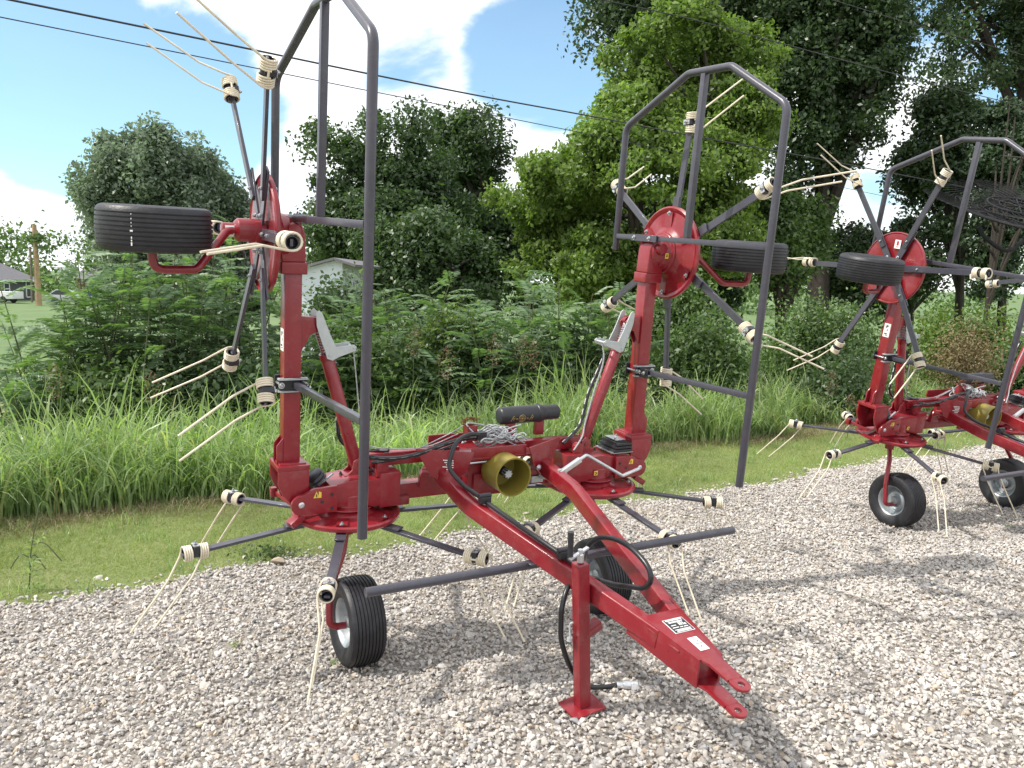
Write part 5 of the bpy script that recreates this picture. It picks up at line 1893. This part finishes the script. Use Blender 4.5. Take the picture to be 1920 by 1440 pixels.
tt_ = spline([(-0.13, -1.13, 0.715), (-0.175, -1.16, 0.715), (-0.215, -1.19, 0.655), (-0.217, -1.195, 0.59), (-0.212, -1.20, 0.52), (-0.172, -1.20, 0.42), (-0.115, -1.19, 0.335), (-0.046, -1.17, 0.270), (0.035, -1.165, 0.245), (0.10, -1.17, 0.240)], 8)
mb.tube(tt_, 0.0105, 12)
hz = P('hydraulic_hose', mb, ['hose'], tl=True)
mb = MB()
e_ = np.array([0.10, -1.17, 0.240])
dd = unit(np.array([0.93, -0.33, -0.03]))
mb.lathe([(0.013, 0), (0.015, 0.002), (0.015, 0.022), (0.012, 0.026), (0.019, 0.030), (0.019, 0.058), (0.015, 0.062), (0.017, 0.066), (0.017, 0.088), (0.009, 0.092)], e_, dd, 14)
SP('coupling', mb, ['zinc'], hz)
mb = MB()
mb.tube(spline([(-0.66, -0.20, 1.005), (-0.60, -0.16, 0.985), (-0.50, -0.15, 0.972), (-0.40, -0.16, 0.985), (-0.30, -0.18, 1.02), (-0.20, -0.18, 1.045), (-0.10, -0.17, 1.05)], 7), 0.0105, 12)
P('hydraulic_hose', mb, ['hose'], tl=True)
mb = MB()
mb.tube(spline([(-0.60, -0.10, 0.945), (-0.52, -0.12, 0.955), (-0.42, -0.12, 0.965), (-0.32, -0.16, 0.985), (-0.2, -0.17, 1.02)], 7), 0.008, 10)
P('hydraulic_hose', mb, ['hose'], tl=True)
# black clips holding the hose
for c0 in ((-0.252, -0.585, 0.888), (-0.158, -1.09, 0.822)):
    mb = MB()
    mb.box(c0, (0.050, 0.032, 0.030), 0)
    mb.tube([(c0[0] - 0.03, c0[1], c0[2] + 0.018), (c0[0] + 0.03, c0[1], c0[2] + 0.018)], 0.011, 10)
    P('hose_clip', mb, ['black'], bevel=0.003)

# --- silver handle rod at the right gearbox
mb = MB()
hr = [(0.31, -0.35, 0.896), (0.436, -0.35, 0.965), (0.672, -0.35, 0.833), (0.775, -0.35, 0.862)]
mb.tube(fillet(hr, 0.02, 4), 0.0085, 12, 0)
mb.beam((0.285, -0.35, 0.884), (0.40, -0.35, 0.945), 0.022, 0.024, (0, 1, 0), 0)
mb.box((0.30, -0.348, 0.880), (0.05, 0.014, 0.05), 1)
mb.beam((0.29, -0.345, 0.88), (0.27, -0.24, 0.88), 0.014, 0.014, (0, 0, 1), 0)
P('handle_rod', mb, ['zinc', 'latch'], bevel=0.0015)

# --- document tube with gold print
mb = MB()
T0, T1 = np.array([0.130, 0.030, 1.092]), np.array([0.490, 0.030, 1.096])
td = unit(T1 - T0)
mb.lathe([(0.030, 0.0), (0.040, 0.004), (0.046, 0.014), (0.046, 0.225), (0.049, 0.228), (0.049, 0.246), (0.043, 0.249)], T0, td, 36, 0)
dt = P('document_tube', mb, ['black'])
mb = MB()
mb.lathe([(0.044, 0.247), (0.044, 0.262), (0.040, 0.266), (0.040, 0.352), (0.032, 0.360)], T0, td, 20, 0)
SP('screw_cap', mb, ['black'], dt)
mb = MB()


def onc(a_, h_):
    """a_: along tube; h_: height on the surface facing the viewer"""
    an = -0.25 + h_ / 0.046
    return T0 + td * a_ + np.array([0, -math.cos(an), math.sin(an)]) * 0.0468


def stroke(pp_, r_=0.0011):
    mb.tube([onc(*q_) for q_ in pp_], r_, 5)


stroke([(0.118 + 0.020 * math.cos(t__), 0.020 * math.sin(t__)) for t__ in np.linspace(0, 2 * PI, 24)])
stroke([(0.118 + 0.013 * math.cos(t__), 0.013 * math.sin(t__)) for t__ in np.linspace(0, 2 * PI, 18)], 0.0007)
for k in range(3):
    a = k * PI / 3
    stroke([(0.118 - 0.013 * math.cos(a), -0.013 * math.sin(a)), (0.118, 0), (0.118 + 0.013 * math.cos(a), 0.013 * math.sin(a))], 0.0009)
for sg in (-1, 1):
    c_ = 0.118 + sg * 0.032
    stroke([(c_ + 0.004 * math.cos(t__), 0.004 * math.sin(t__)) for t__ in np.linspace(0, 2 * PI, 10)], 0.0009)
    c_ = 0.118 + sg * 0.055
    stroke([(c_ - 0.010, -0.012), (c_ - 0.004, 0.004), (c_ + 0.002, 0.014), (c_ + 0.008, 0.016)])
    stroke([(c_ - 0.006, 0.002), (c_ + 0.006, 0.004)], 0.0009)
    stroke([(c_ + 0.004, -0.010), (c_ + 0.008, 0.004), (c_ + 0.014, 0.008)], 0.0009)
SP('gold_print', mb, ['gold'], dt, ang=80)
mb = MB()
mb.box((0.375, 0.025, 1.03), (0.05, 0.03, 0.10))
mb.box((0.20, 0.025, 1.02), (0.05, 0.03, 0.08))
P('tube_bracket', mb, ['red'], bevel=0.003)

# --- coil of cord lying in the tray
mb = MB()
for k in range(26):
    c_ = np.array([rng.uniform(-0.04, 0.16), rng.uniform(-0.16, -0.04), 0.985 + rng.uniform(0, 0.055)])
    a1, a2 = rng.uniform(0.05, 0.11), rng.uniform(0.02, 0.05)
    rt_ = rng.uniform(-0.5, 0.5)
    ph = rng.uniform(0, 6)
    pp_ = []
    for q_ in np.linspace(0, 2 * PI * 0.93, 22):
        xx, yy = a1 * math.cos(q_), a2 * math.sin(q_)
        hz_ = 0.045 * math.exp(-((c_[0] + xx - 0.06) / 0.09) ** 2)
        pp_.append(c_ + np.array([xx * math.cos(rt_) - yy * math.sin(rt_), xx * math.sin(rt_) + yy * math.cos(rt_), 0.012 * math.sin(3 * q_ + ph) + hz_ * 0.5]))
    mb.tube(pp_, 0.0042, 6)
mb.tube(spline([(0.10, -0.10, 1.05), (0.13, -0.13, 1.075), (0.17, -0.14, 1.085)], 5), 0.0042, 6)
P('cord_coil', mb, ['rope'], ang=80)
mb = MB()
mb.tube(spline([(-0.10, -0.16, 1.062), (-0.13, -0.13, 1.11), (-0.02, -0.14, 1.09), (0.03, -0.15, 1.05)], 6), 0.0042, 6)
mb.tube(spline([(-0.13, -0.12, 1.105), (-0.22, -0.12, 1.06), (-0.36, -0.11, 1.0)], 6), 0.003, 6)
P('pull_cord', mb, ['rope'], ang=80)
mb = MB()
mb.box((-0.105, -0.12, 1.06), (0.055, 0.05, 0.075), 0)
for k in range(9):
    c_ = np.array([-0.11 + rng.normal(0, 0.008), -0.12, 1.115])
    a1 = rng.uniform(0.02, 0.045)
    mb.tube([c_ + np.array([a1 * math.cos(q_), rng.normal(0, 0.004), 0.5 * a1 * math.sin(q_) + rng.normal(0, 0.002)]) for q_ in np.linspace(0, 5.6, 12)], 0.0016, 5, 1)
mb.box((-0.06, -0.15, 1.05), (0.05, 0.03, 0.035), 2)
P('cord_bracket', mb, ['red', 'rust', 'black'], bevel=0.0)

# ---- second machine: copies of every part
ted2 = ted.copy()
COL.objects.link(ted2)
ted2.location = (3.4565, 6.6442, 0)
ted2.rotation_euler = (0, 0, rad(27.94))
ted2['label'] = 'second red hay tedder behind to the right, cut off by the right edge'
mp = {ted: ted2}
PH2 = {'Lg': 66.5, 'Rg': -130.0, 'Lv': -6.0, 'Rv': 15.0}
for (o, par, tilted, mtx, tg) in REC:
    c = o.copy()
    COL.objects.link(c)
    c.parent = mp[par]
    if tg:
        mtx = tg[1] @ Matrix.Rotation(rad(PH2[tg[0]]), 4, 'Z')
    c.matrix_basis = (tiltm(TILT2) @ mtx) if tilted else mtx
    mp[o] = c
# chalk marks on the raised left tyre of the first machine
ft = min((r[0] for r in REC if r[0].name.startswith('tyre') and r[0].parent.matrix_basis.translation.z > 1), key=lambda o_: o_.parent.matrix_basis.translation.x)
mb = MB()
for zz, hh_, ww_ in ((0.052, 0.004, 0.003), (0.036, 0.005, 0.003), (0.022, 0.004, 0.003), (0.010, 0.004, 0.003), (-0.006, 0.006, 0.010), (-0.030, 0.007, 0.004), (-0.040, 0.006, 0.004), (-0.052, 0.012, 0.005)):
    a = rad(-118)
    e_ = np.array([math.cos(a), math.sin(a), 0])
    mb.box(e_ * 0.2048 + np.array([0, 0, zz]), (0.001, ww_, hh_), 0, (e_, np.cross((0, 0, 1), e_), (0, 0, 1)))
o = mb.build('chalk_mark', ['sticker'])
o.parent = ft.parent
# label fixed on the underside of its left folded dish
mb = MB()
sticker(mb, (0, 0, 0), (0, -1, 0), (0, 0, 1), 0.048, 0.060, [(0, 0.1, 0.35, 0.5), (0, -0.3, 0.5, 0.08)])
o = mb.build('decal', ['sticker', 'redink'])
o.parent = ted2
o.matrix_basis = tiltm(TILT2) @ Matrix.Translation((-VX - 0.013, VY, VZ + 0.165))

# ------------------------------------------------------------------ hay rake at the right edge
rk = empty('wheel_rake', (7.7, 11.6, 0), 0, 'black wheel rake with thin tines raised at the right edge of the photo', 'hay rake')
rk0 = V3(rk.location)


def rake_wheel(c, nrm, R0=0.34, R1=0.80, nt_=46, tw=0.5):
    c = V3(c)
    nrm = unit(nrm)
    u = unit(np.cross(nrm, (0, 0, 1)))
    w = np.cross(nrm, u)
    mb = MB()
    for (rr, tr_) in ((R0, 0.018), (R0 * 0.62, 0.012)):
        mb.tube([c + rr * (math.cos(q_) * u + math.sin(q_) * w) for q_ in np.linspace(0, 2 * PI, 33)[:-1]], tr_, 6, closed=True)
    for k in range(6):
        a = k * PI / 3
        mb.tube([c, c + R0 * (math.cos(a) * u + math.sin(a) * w)], 0.012, 6)
    for k in range(nt_):
        a = 2 * PI * k / nt_
        pts = []
        for i_ in range(6):
            f_ = i_ / 5
            an = a + tw * f_ * f_
            r_ = R0 * 0.62 + (R1 - R0 * 0.62) * f_
            pts.append(c + r_ * (math.cos(an) * u + math.sin(an) * w) + nrm * (0.08 * f_ * f_))
        mb.tube(pts, 0.0042, 4, cap=False)
    return mb


for (c, nn_) in (((6.40, 11.2, 2.76), (0.20, -0.30, 0.93)), ((6.85, 11.5, 2.95), (0.05, -0.38, 0.92)), ((7.4, 11.8, 2.95), (0.2, -0.35, 0.9))):
    rake_wheel(V3(c) - rk0, nn_, R0=0.40, R1=1.0, nt_=44, tw=0.75).build('rake_wheel', ['rake'], rk, ang=60)
mb = MB()
mb.tube(spline([px(1835, 425, 11.2) - rk0, px(1850, 448, 11.2) - rk0, px(1890, 470, 11.2) - rk0, px(1925, 440, 11.3) - rk0, px(1960, 380, 11.4) - rk0, (0, 0, 2.9)], 6), 0.028, 10)
mb.beam((-0.6, 0.1, 2.75), (0.6, -0.1, 2.75), 0.07, 0.07)
mb.beam((0, 0, -0.05), (0, 0, 3.0), 0.1, 0.1, (0, 1, 0))
mb.beam((0, 0, 0.35), (1.6, 0.4, 0.35), 0.1, 0.1)
mb.box((1.6, 0.4, 0.16), (0.2, 0.2, 0.42))
mb.build('beam', ['rake'], rk)
